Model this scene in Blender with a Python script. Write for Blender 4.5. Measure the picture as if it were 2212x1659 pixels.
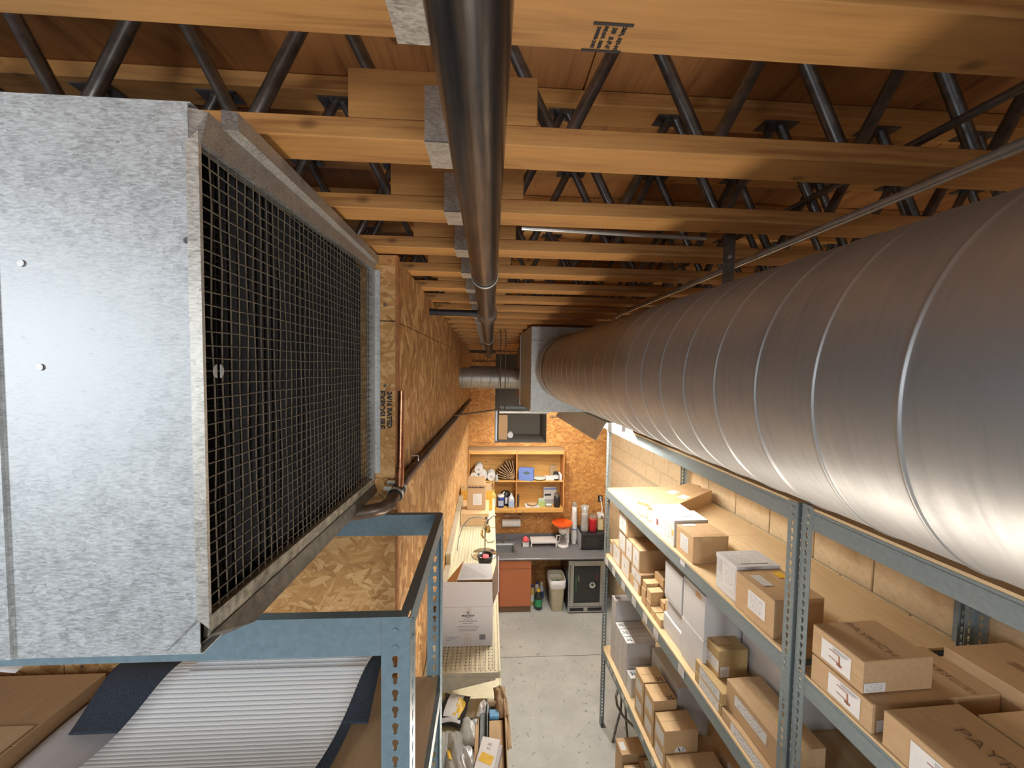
import bpy, bmesh, math, random
from mathutils import Vector, Matrix
random.seed(7)
for o in list(bpy.data.objects): bpy.data.objects.remove(o)
SC = bpy.context.scene
COL = SC.collection
R = math.radians
# ------------------------------------------------------------------ camera, light, exposure
CZ = 4.03
cam_d = bpy.data.cameras.new('camera'); cam = bpy.data.objects.new('camera', cam_d); COL.objects.link(cam)
cam_d.sensor_fit = 'HORIZONTAL'; cam_d.sensor_width = 36.0
cam_d.lens = 825.0 / 2212.0 * 36.0
cam_d.clip_start = 0.02; cam_d.clip_end = 60
cam.location = (0, 0, CZ)
cam.rotation_euler = (Matrix.Rotation(R(-3.33), 3, 'Z') @ Matrix.Rotation(R(90 - 2.67), 3, 'X') @ Matrix.Rotation(R(0.86), 3, 'Z')).to_euler()
SC.camera = cam
SC.view_settings.view_transform = 'Standard'
SC.view_settings.look = 'None'
SC.view_settings.gamma = 1.0
SC.view_settings.use_curve_mapping = False
SC.view_settings.exposure = 0.66
W = bpy.data.worlds.new('world'); SC.world = W; W.use_nodes = True
W.node_tree.nodes['Background'].inputs[0].default_value = (0.80, 0.90, 1.0, 1)
W.node_tree.nodes['Background'].inputs[1].default_value = 0.15
def area(name, loc, rot, sx, sy, power, colr):
    d = bpy.data.lights.new(name, 'AREA'); d.shape = 'RECTANGLE'; d.size = sx; d.size_y = sy; d.energy = power; d.color = colr
    o = bpy.data.objects.new(name, d); COL.objects.link(o); o.location = loc; o.rotation_euler = rot
    return o
# out of the frame: shop fittings behind the camera, and two added fill lights
area('fluorescent_lamp_behind_left', (-2.2, -0.9, 3.95), (R(60), 0, R(-30)), 0.4, 1.2, 18, (0.90, 0.95, 1.0))
area('fluorescent_lamp_behind_aisle', (0.3, -1.6, 3.2), (R(95), 0, R(-4)), 1.2, 0.4, 3, (0.93, 0.96, 1.0))
area('fill_light_aisle_low', (0.28, 1.3, 2.25), (R(180), 0, 0), 0.3, 1.2, 12, (1.0, 0.88, 0.74))  # added uplight to brighten the joist undersides; no real fitting hangs here
area('fill_light_aisle_behind', (0.7, -2.2, 3.6), (R(56), 0, R(2)), 0.4, 1.4, 34, (1.0, 0.97, 0.93))  # added fill to brighten faces turned towards the camera, not a fitting
TUBE = 94.0

# ------------------------------------------------------------------ helpers
RA = R(2.35)
RU = Vector((math.cos(RA), math.sin(RA), 0)); RV = Vector((-math.sin(RA), math.cos(RA), 0))
def RP(u, v, z): return RU * u + RV * v + Vector((0, 0, z))
SL = -0.0267                      # fall of the roof
def zj(y): return CZ + 0.443 + SL * y   # underside of the joists

class MB:
    def __init__(s): s.v = []; s.f = []; s.sm = []
    def add(s, vs, fs, smooth=False):
        n = len(s.v); s.v += [tuple(p) for p in vs]; s.f += [tuple(i + n for i in f) for f in fs]; s.sm += [smooth] * len(fs); return s
    def box(s, x0, x1, y0, y1, z0, z1):
        vs = [(x, y, z) for z in (z0, z1) for y in (y0, y1) for x in (x0, x1)]
        return s.add(vs, [(0, 2, 3, 1), (4, 5, 7, 6), (0, 1, 5, 4), (2, 6, 7, 3), (0, 4, 6, 2), (1, 3, 7, 5)])
    def hexa(s, b, t):            # bottom 4, top 4 (counter-clockwise from above)
        return s.add(list(b) + list(t), [(3, 2, 1, 0), (4, 5, 6, 7), (0, 1, 5, 4), (1, 2, 6, 5), (2, 3, 7, 6), (3, 0, 4, 7)])
    def cyl(s, p0, p1, r0, r1=None, n=12, cap=True):
        if r1 is None: r1 = r0
        p0 = Vector(p0); p1 = Vector(p1); d = (p1 - p0).normalized()
        a = d.orthogonal().normalized(); b = d.cross(a)
        vs = []
        for p, r in ((p0, r0), (p1, r1)):
            for i in range(n):
                t = 2 * math.pi * i / n; vs.append(p + (a * math.cos(t) + b * math.sin(t)) * r)
        s.add(vs, [(i, (i + 1) % n, n + (i + 1) % n, n + i) for i in range(n)], True)
        if cap: s.add(vs, [tuple(range(n))[::-1], tuple(range(n, 2 * n))])
        return s
    def tube(s, pts, r, n=8):
        pts = [Vector(p) for p in pts]; rings = []; prev = None
        for i, p in enumerate(pts):
            d = (pts[min(i + 1, len(pts) - 1)] - pts[max(i - 1, 0)]).normalized()
            a = d.orthogonal().normalized() if prev is None else (prev - d * prev.dot(d)).normalized()
            prev = a; b = d.cross(a)
            rr = r[i] if isinstance(r, (list, tuple)) else r
            rings.append([p + (a * math.cos(2 * math.pi * k / n) + b * math.sin(2 * math.pi * k / n)) * rr for k in range(n)])
        vs = [q for g in rings for q in g]; fs = []
        for i in range(len(pts) - 1):
            for k in range(n): fs.append((i * n + k, i * n + (k + 1) % n, (i + 1) * n + (k + 1) % n, (i + 1) * n + k))
        s.add(vs, fs, True)
        m = len(vs); s.add(vs, [tuple(range(n))[::-1], tuple(range(m - n, m))])
        return s
    def lathe(s, prof, c=(0, 0, 0), n=24, sx=1.0, sy=1.0):
        vs = []
        for r, z in prof:
            for i in range(n):
                t = 2 * math.pi * i / n; vs.append((c[0] + r * sx * math.cos(t), c[1] + r * sy * math.sin(t), c[2] + z))
        fs = []
        for j in range(len(prof) - 1):
            for i in range(n): fs.append((j * n + i, j * n + (i + 1) % n, (j + 1) * n + (i + 1) % n, (j + 1) * n + i))
        s.add(vs, fs, True)
        if prof[0][0] > 1e-5: s.add(vs[:n], [tuple(range(n))[::-1]])
        if prof[-1][0] > 1e-5: s.add(vs[-n:], [tuple(range(n))])
        return s
    def grid(s, fn, nu, nv, thick=None):
        vs = [fn(i / nu, j / nv) for j in range(nv + 1) for i in range(nu + 1)]
        w = nu + 1
        fs = [(j * w + i, j * w + i + 1, (j + 1) * w + i + 1, (j + 1) * w + i) for j in range(nv) for i in range(nu)]
        if thick:
            m = len(vs); lo = [(p[0], p[1], p[2] - thick) for p in vs]
            fs2 = [tuple(i + m for i in f[::-1]) for f in fs]
            bd = [(i, i + 1) for i in range(nu)] + [(j * w + nu, (j + 1) * w + nu) for j in range(nv)] + [(nv * w + i + 1, nv * w + i) for i in range(nu)] + [((j + 1) * w, j * w) for j in range(nv)]
            s.add(list(vs) + lo, fs + fs2, True)
            n0 = len(s.v) - 2 * m
            s.f += [(n0 + b, n0 + a, n0 + a + m, n0 + b + m) for a, b in bd]; s.sm += [False] * len(bd)
        else: s.add(vs, fs, True)
        return s
    def prism(s, pts, axis, a, b):   # pts 2D polygon (CCW), extruded along axis 0/1/2
        def mk(p, t):
            return (t, p[0], p[1]) if axis == 0 else (p[0], t, p[1]) if axis == 1 else (p[0], p[1], t)
        n = len(pts); vs = [mk(p, a) for p in pts] + [mk(p, b) for p in pts]
        return s.add(vs, [tuple(range(n))[::-1], tuple(range(n, 2 * n))] + [(i, (i + 1) % n, n + (i + 1) % n, n + i) for i in range(n)])
    def mesh(s, name, bevel=0):
        me = bpy.data.meshes.new(name); me.from_pydata(s.v, [], s.f)
        for p, q in zip(me.polygons, s.sm): p.use_smooth = q
        bm = bmesh.new(); bm.from_mesh(me); bmesh.ops.recalc_face_normals(bm, faces=bm.faces)
        if bevel: bmesh.ops.bevel(bm, geom=bm.edges[:], offset=bevel, segments=1, affect='EDGES', profile=0.5)
        bm.to_mesh(me); bm.free()
        return me
    def build(s, name, mat, parent=None, bevel=0):
        return obj(name, s.mesh(name, bevel), mat, parent)
def obj(name, me, mat, parent=None):
    if mat is not None and not me.materials: me.materials.append(mat)
    o = bpy.data.objects.new(name, me); COL.objects.link(o)
    if parent is not None: o.parent = parent
    return o
def tag(o, label, cat, group=None, kind=None):
    o['label'] = label; o['category'] = cat
    if group: o['group'] = group
    if kind: o['kind'] = kind
    return o
def thing(name, label, cat, loc=(0, 0, 0), rz=0, group=None):
    o = bpy.data.objects.new(name, None); COL.objects.link(o); o.empty_display_size = 0.05
    o.location = loc; o.rotation_euler = (0, 0, rz)
    return tag(o, label, cat, group)
def struct(o): o['kind'] = 'structure'; return o
def stuff(o): o['kind'] = 'stuff'; return o
TXT = {}
def text_mesh(s, size, extrude=0.0004, bold=0.0, align='CENTER'):
    k = (s, size, extrude, bold, align)
    if k not in TXT:
        c = bpy.data.curves.new('lettering', 'FONT'); c.body = s; c.size = size; c.extrude = extrude; c.offset = bold
        c.align_x = align; c.align_y = 'CENTER'; c.resolution_u = 3
        t = bpy.data.objects.new('tmp', c); COL.objects.link(t)
        TXT[k] = bpy.data.meshes.new_from_object(t.evaluated_get(bpy.context.evaluated_depsgraph_get()))
        bpy.data.objects.remove(t); bpy.data.curves.remove(c)
    return TXT[k].copy()
def lettering(s, size, mat, parent, M, bold=0.0, name='lettering', align='CENTER', extrude=0.0004):
    me = text_mesh(s, size, extrude, bold, align); me.transform(M); me.materials.clear()
    return obj(name, me, mat, parent)
def basis(x, y, loc):             # matrix whose local x / y axes lie along x / y, at loc
    x = Vector(x).normalized(); y = Vector(y).normalized(); z = x.cross(y)
    return Matrix(((x.x, y.x, z.x, loc[0]), (x.y, y.y, z.y, loc[1]), (x.z, y.z, z.z, loc[2]), (0, 0, 0, 1)))

# ------------------------------------------------------------------ materials
MATS = {}
class N:
    def __init__(s, name, base=(0.5, 0.5, 0.5), rough=0.5, metal=0.0, spec=0.5):
        s.m = bpy.data.materials.new(name); s.m.use_nodes = True; s.t = s.m.node_tree; s.n = s.t.nodes; s.l = s.t.links
        s.b = s.n['Principled BSDF']
        s.b.inputs['Base Color'].default_value = (*base, 1); s.b.inputs['Roughness'].default_value = rough
        s.b.inputs['Metallic'].default_value = metal; s.b.inputs['Specular IOR Level'].default_value = spec
        MATS[name] = s.m; s._co = None
    def node(s, typ, **kw):
        n = s.n.new(typ)
        for k, v in kw.items(): setattr(n, k, v)
        return n
    def co(s, scale=(1, 1, 1), rot=(0, 0, 0), kind='Object', warp=0, wscale=3):
        tc = s.node('ShaderNodeTexCoord'); out = tc.outputs[kind]
        if warp:
            nz = s.node('ShaderNodeTexNoise'); nz.inputs['Scale'].default_value = wscale; s.l.new(out, nz.inputs['Vector'])
            vm = s.node('ShaderNodeVectorMath', operation='MULTIPLY_ADD'); s.l.new(nz.outputs['Color'], vm.inputs[0])
            vm.inputs[1].default_value = (warp,) * 3; s.l.new(out, vm.inputs[2]); out = vm.outputs[0]
        mp = s.node('ShaderNodeMapping'); mp.inputs['Scale'].default_value = scale; mp.inputs['Rotation'].default_value = rot
        s.l.new(out, mp.inputs['Vector']); return mp.outputs[0]
    def noise(s, vec, scale=5, detail=3, rough=0.6):
        n = s.node('ShaderNodeTexNoise'); n.inputs['Scale'].default_value = scale; n.inputs['Detail'].default_value = detail
        n.inputs['Roughness'].default_value = rough; s.l.new(vec, n.inputs['Vector']); return n.outputs['Fac']
    def vor(s, vec, scale=5, feature='F1', out='Color'):
        n = s.node('ShaderNodeTexVoronoi', feature=feature); n.inputs['Scale'].default_value = scale; s.l.new(vec, n.inputs['Vector'])
        return n.outputs[out]
    def ramp(s, fac, stops):
        r = s.node('ShaderNodeValToRGB'); e = r.color_ramp.elements
        while len(e) < len(stops): e.new(0.5)
        for q, (p, c) in zip(e, stops): q.position = p; q.color = (*c, 1) if len(c) == 3 else c
        s.l.new(fac, r.inputs[0]); return r.outputs[0]
    def mix(s, fac, a, b, mode='MIX'):
        n = s.node('ShaderNodeMix', data_type='RGBA', blend_type=mode)
        for sock, v in ((n.inputs[0], fac), (n.inputs[6], a), (n.inputs[7], b)):
            if hasattr(v, 'is_linked') or hasattr(v, 'links'): s.l.new(v, sock)
            elif isinstance(v, (int, float)): sock.default_value = v
            else: sock.default_value = (*v, 1)
        return n.outputs[2]
    def math(s, op, a, b=0.5):
        n = s.node('ShaderNodeMath', operation=op)
        for sock, v in ((n.inputs[0], a), (n.inputs[1], b)):
            if isinstance(v, (int, float)): sock.default_value = v
            else: s.l.new(v, sock)
        return n.outputs[0]
    def color(s, c): s.l.new(c, s.b.inputs['Base Color']); return s
    def rough(s, c): s.l.new(c, s.b.inputs['Roughness']); return s
    def bump(s, h, strength=0.3, dist=0.003):
        b = s.node('ShaderNodeBump'); b.inputs['Strength'].default_value = strength; b.inputs['Distance'].default_value = dist
        s.l.new(h, b.inputs['Height']); s.l.new(b.outputs[0], s.b.inputs['Normal']); return s
def plain(name, base, rough=0.5, metal=0.0, var=0.12, vs=30):
    m = N(name, base, rough, metal); f = m.noise(m.co(), vs, 3)
    lo = tuple(c * (1 - var) for c in base); hi = tuple(min(1, c * (1 + var)) for c in base)
    m.color(m.ramp(f, [(0.3, lo), (0.7, hi)])); return m.m

def osb(name, axis, size, dark, mid, light, spread=1.0):
    """strands lying in the plane normal to axis; size = (long, short) scale"""
    m = N(name, mid, 0.62)
    col = None; hts = None
    lay = [(0.0, 0.0), (0.5, 0.42), (-0.45, 0.45), (0.18, 0.5), (1.05 * spread, 0.72), (-0.85 * spread, 0.74)]
    if size[2] == 'v': lay = [(a + math.pi / 2, b) for a, b in lay]
    for k, (ang, thr) in enumerate(lay):
        rot = (ang, 0, 0) if axis == 0 else (0, ang, 0)
        q = 1.0 + 0.13 * k
        sc = (4, size[0] * q, size[1] * q) if axis == 0 else (size[0] * q, 4, size[1] * q)
        v0 = m.co((1, 1, 1), rot, warp=0.012, wscale=9)
        mp = m.node('ShaderNodeMapping'); mp.inputs['Scale'].default_value = sc; mp.inputs['Location'].default_value = (3.7 * k, 1.9 * k, 5.3 * k); m.l.new(v0, mp.inputs['Vector'])
        vo = m.node('ShaderNodeTexVoronoi'); vo.inputs['Scale'].default_value = 1.0; m.l.new(mp.outputs[0], vo.inputs['Vector'])
        c = m.node('ShaderNodeSeparateColor'); m.l.new(vo.outputs['Color'], c.inputs[0])
        mg = m.node('ShaderNodeMapping'); mg.inputs['Scale'].default_value = tuple(x * (1.2 if x == max(sc) else 6 if x == min(sc) else 1.0) for x in sc) if False else (sc[0] * (1 if axis == 0 else 0.6), sc[1] * (0.6 if axis == 0 else 1), sc[2] * 5); m.l.new(v0, mg.inputs['Vector'])
        gn = m.noise(mg.outputs[0], 1.0, 2)
        f = m.math('ADD', m.math('MULTIPLY', c.outputs[0], 0.62), m.math('MULTIPLY', gn, 0.5))
        cc = m.ramp(f, [(0.10, dark), (0.30, tuple(a * 0.35 + b * 0.65 for a, b in zip(dark, mid))), (0.58, mid), (0.98, light)])
        if col is None: col = cc; hts = f
        else:
            sel = m.math('MULTIPLY', m.math('GREATER_THAN', c.outputs[1], thr), m.math('LESS_THAN', vo.outputs['Distance'], 0.62))
            col = m.mix(sel, col, cc)
            fm = m.node('ShaderNodeMix', data_type='FLOAT'); m.l.new(sel, fm.inputs[0]); m.l.new(hts, fm.inputs[2]); m.l.new(f, fm.inputs[3]); hts = fm.outputs[0]
    m.color(col); m.bump(hts, 0.3, 0.002); return m.m
D_, M_, L_ = (0.22, 0.10, 0.032), (0.50, 0.27, 0.095), (0.70, 0.45, 0.20)
OSB_V = osb('osb_vertical_flakes', 0, (6, 20, 'v'), (0.17, 0.07, 0.022), (0.48, 0.25, 0.085), (0.82, 0.55, 0.27), 1.0)
OSB_H = osb('osb_horizontal_flakes', 1, (9, 40, 'h'), (0.27, 0.115, 0.035), (0.57, 0.305, 0.10), (0.80, 0.53, 0.25))
OSB_B = osb('osb_back_wall', 1, (7, 20, 'h'), (0.25, 0.10, 0.028), (0.53, 0.25, 0.07), (0.72, 0.42, 0.15))
def lumber(name, base, dark, axis=0):
    m = N(name, base, 0.55)
    sc = [26, 26, 26]; sc[axis] = 1.6
    v = m.co(tuple(sc), warp=0.05, wscale=2.2)
    g = m.noise(v, 1.0, 4, 0.65)
    sc2 = [120, 120, 120]; sc2[axis] = 3
    g2 = m.noise(m.co(tuple(sc2)), 1.0, 2)
    sk = [9.5, 9.5, 9.5]; sk[axis] = 5.0
    kn = m.vor(m.co(tuple(sk), warp=0.03), 1.0, 'F1', 'Distance')
    col = m.ramp(m.math('ADD', m.math('MULTIPLY', g, 0.75), m.math('MULTIPLY', g2, 0.3)), [(0.36, dark), (0.50, base), (0.68, tuple(min(1, c * 1.22) for c in base))])
    col = m.mix(m.ramp(kn, [(0.05, (0.8, 0.8, 0.8)), (0.13, (0, 0, 0))]), col, tuple(c * 0.35 for c in dark))
    m.color(col); m.bump(g2, 0.15, 0.001); return m.m
PINE = lumber('pine_chord', (0.53, 0.265, 0.082), (0.34, 0.145, 0.04), 0)
PLY = lumber('plywood_deck', (0.33, 0.145, 0.045), (0.20, 0.075, 0.022), 1)
OAK = lumber('oak_cabinet', (0.66, 0.38, 0.115), (0.50, 0.25, 0.065), 0)
OAKD = lumber('oak_edge', (0.55, 0.25, 0.075), (0.36, 0.14, 0.04), 2)
def galv(name, base, rough, metal, sp, con=1.0):
    m = N(name, base, rough, metal)
    sel = m.node('ShaderNodeSeparateColor'); m.l.new(m.vor(m.co((sp * 0.55,) * 3, warp=0.02, wscale=30), 1.0), sel.inputs[0])
    fib = None
    for k, a in enumerate((0.35, 1.25, 2.3)):
        n = m.noise(m.co((sp * 0.75, sp * 2.2, sp * 3.2), (0, a, 0.4 * k), warp=0.004, wscale=60), 1.0, 2, 0.5)
        if fib is None: fib = n
        else:
            fm = m.node('ShaderNodeMix', data_type='FLOAT'); m.l.new(m.math('GREATER_THAN', sel.outputs[0], 0.36 if k == 1 else 0.68), fm.inputs[0]); m.l.new(fib, fm.inputs[2]); m.l.new(n, fm.inputs[3]); fib = fm.outputs[0]
    big = m.noise(m.co(), 4.0, 4); mid = m.noise(m.co(warp=0.05, wscale=12), 24, 3)
    f = m.math('ADD', m.math('ADD', m.math('MULTIPLY', sel.outputs[1], 0.08), m.math('MULTIPLY', fib, 0.62)), m.math('ADD', m.math('MULTIPLY', big, 0.20), m.math('MULTIPLY', mid, 0.16)))
    m.color(m.ramp(f, [(0.36, tuple(k * (1 - 0.36 * con) for k in base)), (0.53, base), (0.68, tuple(min(1, k * (1 + 0.28 * con)) for k in base))]))
    m.rough(m.ramp(f, [(0.4, (rough - 0.05,) * 3), (0.7, (rough + 0.10,) * 3)]))
    m.bump(f, 0.05, 0.001); return m.m
GALV = galv('galvanised_spangle', (0.53, 0.56, 0.575), 0.48, 0.38, 120)
GALVD = galv('galvanised_dull', (0.42, 0.42, 0.41), 0.40, 0.6, 110)
STRAP = galv('galvanised_strap', (0.60, 0.58, 0.53), 0.4, 0.5, 120)
def ductmat():
    m = N('duct_steel', (0.54, 0.54, 0.54), 0.40, 0.80)
    st = m.noise(m.co((3, 90, 3)), 1.0, 3)
    bl = m.noise(m.co((2.5, 2.5, 2.5), warp=0.3, wscale=3), 1.6, 5, 0.7)
    f = m.math('ADD', m.math('MULTIPLY', st, 0.35), m.math('MULTIPLY', bl, 0.65))
    m.color(m.ramp(f, [(0.3, (0.37, 0.37, 0.38)), (0.5, (0.50, 0.50, 0.50)), (0.75, (0.57, 0.565, 0.56))]))
    m.rough(m.ramp(f, [(0.3, (0.54,) * 3), (0.7, (0.42,) * 3)])); return m.m
DUCT = ductmat()
def pipemat():
    m = N('black_steel_pipe', (0.12, 0.11, 0.11), 0.28, 0.85)
    s = m.noise(m.co((60, 1.2, 60)), 1.0, 4); b = m.noise(m.co((6, 2, 6)), 1.5, 4)
    m.color(m.ramp(m.math('ADD', m.math('MULTIPLY', s, 0.6), m.math('MULTIPLY', b, 0.4)), [(0.33, (0.05, 0.055, 0.065)), (0.5, (0.16, 0.145, 0.14)), (0.7, (0.34, 0.29, 0.25))])); return m.m
PIPE = pipemat()
IRON = plain('cast_iron_brown', (0.16, 0.115, 0.085), 0.42, 0.6, 0.35, 25)
COPPER = plain('copper', (0.45, 0.20, 0.11), 0.28, 0.95, 0.35, 40)
TUBEM = plain('web_tube_steel', (0.20, 0.195, 0.19), 0.35, 0.85, 0.35, 30)
EMT = plain('conduit_steel', (0.62, 0.61, 0.58), 0.28, 0.65, 0.12, 40)
BLACKP = plain('black_paint', (0.018, 0.02, 0.026), 0.4, 0.0)
BLUE = plain('blue_grey_enamel', (0.175, 0.255, 0.30), 0.38, 0.0, 0.10, 60)
SLATE = plain('slate_enamel', (0.19, 0.235, 0.255), 0.4, 0.0, 0.10, 60)
def cardm(name, base, v=0.10):
    m = N(name, base, 0.72); f = m.noise(m.co((55, 8, 55)), 1.0, 3); g = m.noise(m.co(), 240, 2)
    m.color(m.ramp(m.math('ADD', m.math('MULTIPLY', f, 0.6), m.math('MULTIPLY', g, 0.4)), [(0.32, tuple(c * (1 - v) for c in base)), (0.68, tuple(c * (1 + v) for c in base))]))
    m.bump(g, 0.05, 0.0005); return m.m
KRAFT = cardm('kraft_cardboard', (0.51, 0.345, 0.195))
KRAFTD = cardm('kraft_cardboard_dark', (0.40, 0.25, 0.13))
KRAFTL = cardm('kraft_cardboard_light', (0.58, 0.40, 0.225))
KRAFTY = cardm('kraft_cardboard_olive', (0.46, 0.33, 0.155))
WCARD = cardm('white_cardboard', (0.66, 0.66, 0.68), 0.05)
GCARD = cardm('grey_white_cardboard', (0.56, 0.545, 0.56), 0.05)
TAPE = plain('packing_tape', (0.55, 0.39, 0.22), 0.22, 0.0, 0.08)
PAPER = plain('white_paper', (0.76, 0.76, 0.77), 0.6, 0.0, 0.03)
PBOARD = cardm('particle_board', (0.65, 0.485, 0.285), 0.12)
PBDARK = cardm('particle_board_brown', (0.42, 0.28, 0.155), 0.12)
ROSE = plain('rose_gold_print', (0.36, 0.15, 0.09), 0.6)
BINK = plain('brown_ink', (0.15, 0.095, 0.055), 0.7)
INK = plain('black_ink', (0.03, 0.028, 0.03), 0.6)
GINK = plain('grey_ink', (0.28, 0.28, 0.29), 0.6)
CYAN = plain('cyan_ink', (0.04, 0.36, 0.50), 0.5)
REDI = plain('red_ink', (0.62, 0.05, 0.035), 0.5)
YEL = plain('yellow_label', (0.80, 0.50, 0.04), 0.5)
def printm(name, dens, base=(0.74, 0.745, 0.76), ink=(0.22, 0.22, 0.24)):
    m = N(name, base, 0.55)
    tc = m.node('ShaderNodeTexCoord'); sp = m.node('ShaderNodeSeparateXYZ'); m.l.new(tc.outputs['UV'], sp.inputs[0])
    row = m.math('MULTIPLY', sp.outputs[1], dens); fr = m.math('FRACT', row); fl = m.math('FLOOR', row)
    cb = m.node('ShaderNodeCombineXYZ'); m.l.new(m.math('MULTIPLY', sp.outputs[0], dens * 1.7), cb.inputs[0]); m.l.new(m.math('MULTIPLY', fl, 7.3), cb.inputs[1])
    n1 = m.noise(cb.outputs[0], 1.4, 1)
    on = m.math('MULTIPLY', m.math('GREATER_THAN', n1, 0.53), m.math('LESS_THAN', fr, 0.42))
    inx = m.math('MULTIPLY', m.math('GREATER_THAN', sp.outputs[0], 0.1), m.math('LESS_THAN', sp.outputs[0], 0.9))
    iny = m.math('MULTIPLY', m.math('GREATER_THAN', sp.outputs[1], 0.08), m.math('LESS_THAN', sp.outputs[1], 0.92))
    on = m.math('MULTIPLY', on, m.math('MULTIPLY', inx, iny))
    m.color(m.mix(on, base, ink)); return m.m
PRINT = printm('printed_label', 9); PRINTF = printm('printed_label_fine', 14)
def cmum():
    m = N('painted_block', (0.60, 0.46, 0.285), 0.75); f = m.noise(m.co(), 26, 5, 0.7); p = m.vor(m.co(), 120, 'F1', 'Distance')
    m.color(m.ramp(f, [(0.28, (0.46, 0.34, 0.19)), (0.42, (0.60, 0.46, 0.285)), (0.7, (0.68, 0.54, 0.36))]))
    m.bump(m.math('ADD', f, m.math('MULTIPLY', p, 0.4)), 0.45, 0.004); return m.m
CMU = cmum(); MORTAR = plain('mortar_painted', (0.46, 0.36, 0.24), 0.8)
def concm():
    m = N('floor_concrete', (0.42, 0.43, 0.42), 0.55)
    a = m.noise(m.co(), 2.2, 6, 0.65); sp = m.noise(m.co(warp=0.05, wscale=9), 21, 3, 0.55); st = m.noise(m.co(), 55, 3)
    col = m.ramp(a, [(0.3, (0.37, 0.38, 0.37)), (0.7, (0.50, 0.51, 0.49))])
    col = m.mix(m.ramp(sp, [(0.64, (0, 0, 0)), (0.72, (0.8, 0.8, 0.8))]), col, (0.16, 0.16, 0.16))
    col = m.mix(m.math('MULTIPLY', m.math('GREATER_THAN', st, 0.70), 0.5), col, (0.2, 0.2, 0.2))
    d = m.node('ShaderNodeTexCoord'); mp = m.node('ShaderNodeMapping'); mp.inputs['Location'].default_value = (-1.0 * 1.2, -5.72 * 2.2, 0); mp.inputs['Scale'].default_value = (1.2, 2.2, 1)
    m.l.new(d.outputs['Object'], mp.inputs[0]); ln = m.node('ShaderNodeVectorMath', operation='LENGTH'); m.l.new(mp.outputs[0], ln.inputs[0])
    wear = m.math('MULTIPLY', m.ramp(ln.outputs['Value'], [(0.1, (1, 1, 1)), (0.9, (0, 0, 0))]), m.ramp(a, [(0.25, (0.1, 0.1, 0.1)), (0.65, (0.55, 0.55, 0.55))]))
    col = m.mix(wear, col, (0.20, 0.19, 0.17)); m.color(col); m.bump(a, 0.1, 0.002); return m.m
CONC = concm(); JOINT = plain('floor_joint', (0.12, 0.12, 0.11), 0.9)
CREAM = plain('cream_enamel', (0.66, 0.60, 0.43), 0.4, 0.0, 0.06)
CREAMD = plain('beige_enamel', (0.47, 0.43, 0.33), 0.45, 0.0, 0.10)
WHITEP = plain('white_plastic', (0.78, 0.78, 0.78), 0.3, 0.0, 0.03)
GREYP = plain('grey_plastic', (0.45, 0.45, 0.46), 0.35)
LAM = plain('grey_laminate', (0.155, 0.155, 0.17), 0.33, 0.0, 0.15, 90)
STAIN = plain('stainless_steel', (0.50, 0.50, 0.49), 0.25, 0.9, 0.08)
CHROME = plain('chrome', (0.70, 0.70, 0.70), 0.12, 1.0, 0.05)
BRASS = plain('brass', (0.62, 0.42, 0.15), 0.25, 0.9)
TERRA = plain('terracotta_laminate', (0.40, 0.135, 0.055), 0.55, 0.0, 0.14, 120)
BIN = plain('beige_bin_plastic', (0.60, 0.54, 0.38), 0.45)
BLACK = plain('black_plastic', (0.02, 0.02, 0.022), 0.35)
VOID = plain('dark_void', (0.012, 0.012, 0.013), 0.9)
DGREY = plain('dark_grey_recess', (0.125, 0.11, 0.092), 0.8)
ORANGE = plain('orange_plastic', (0.85, 0.13, 0.02), 0.35)
RED = plain('red_plastic', (0.40, 0.015, 0.02), 0.25)
PINK = plain('pink_red', (0.75, 0.10, 0.12), 0.5)
GREEN = plain('green_plastic', (0.03, 0.25, 0.10), 0.4)
LGREEN = plain('light_green_card', (0.42, 0.55, 0.22), 0.5)
SKYB = plain('sky_blue_card', (0.16, 0.42, 0.72), 0.5)
BLUEC = plain('blue_carton', (0.16, 0.26, 0.66), 0.45); DBLUE = plain('deep_blue_carton', (0.03, 0.06, 0.30), 0.45)
YELB = plain('yellow_carton', (0.76, 0.42, 0.06), 0.55); YELL = plain('pale_yellow_carton', (0.70, 0.54, 0.30), 0.55)
BAGBR = plain('brown_paper_bag', (0.30, 0.195, 0.105), 0.8, 0, 0.15)
def clearm(name, tint, rough=0.15, alpha=0.5):
    m = N(name, tint, rough); m.b.inputs['Transmission Weight'].default_value = alpha; m.b.inputs['IOR'].default_value = 1.2
    f = m.noise(m.co(warp=0.1), 22, 4); m.bump(f, 0.6, 0.01); return m.m
POLY = clearm('clear_poly_bag', (0.74, 0.75, 0.73), 0.18, 0.55)
GLASS = clearm('clear_glass', (0.8, 0.8, 0.78), 0.05, 0.85)
SMOKE = clearm('dark_fridge_glass', (0.30, 0.31, 0.31), 0.05, 0.9)
NAVY = plain('navy_carpet_pile', (0.032, 0.042, 0.060), 0.95, 0, 0.7, 420)
def ribm():
    m = N('carpet_white_backing', (0.62, 0.63, 0.62), 0.8)
    sp = m.node('ShaderNodeSeparateXYZ'); tc = m.node('ShaderNodeTexCoord'); m.l.new(tc.outputs['UV'], sp.inputs[0])
    nz = m.noise(m.co((90, 30, 30)), 1.0, 3)
    w = m.math('SINE', m.math('ADD', m.math('MULTIPLY', sp.outputs[1], 2 * math.pi * 46), m.math('MULTIPLY', nz, 1.6)), 0)
    f = m.math('ADD', m.math('MULTIPLY', w, 0.5), 0.5)
    m.color(m.ramp(f, [(0.04, (0.42, 0.43, 0.45)), (0.26, (0.80, 0.81, 0.81))])); m.bump(f, 0.4, 0.002); return m.m
RIB = ribm()
def emis(name, c, s):
    m = N(name, c, 0.4); m.b.inputs['Emission Color'].default_value = (*c, 1); m.b.inputs['Emission Strength'].default_value = s; return m.m
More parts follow.
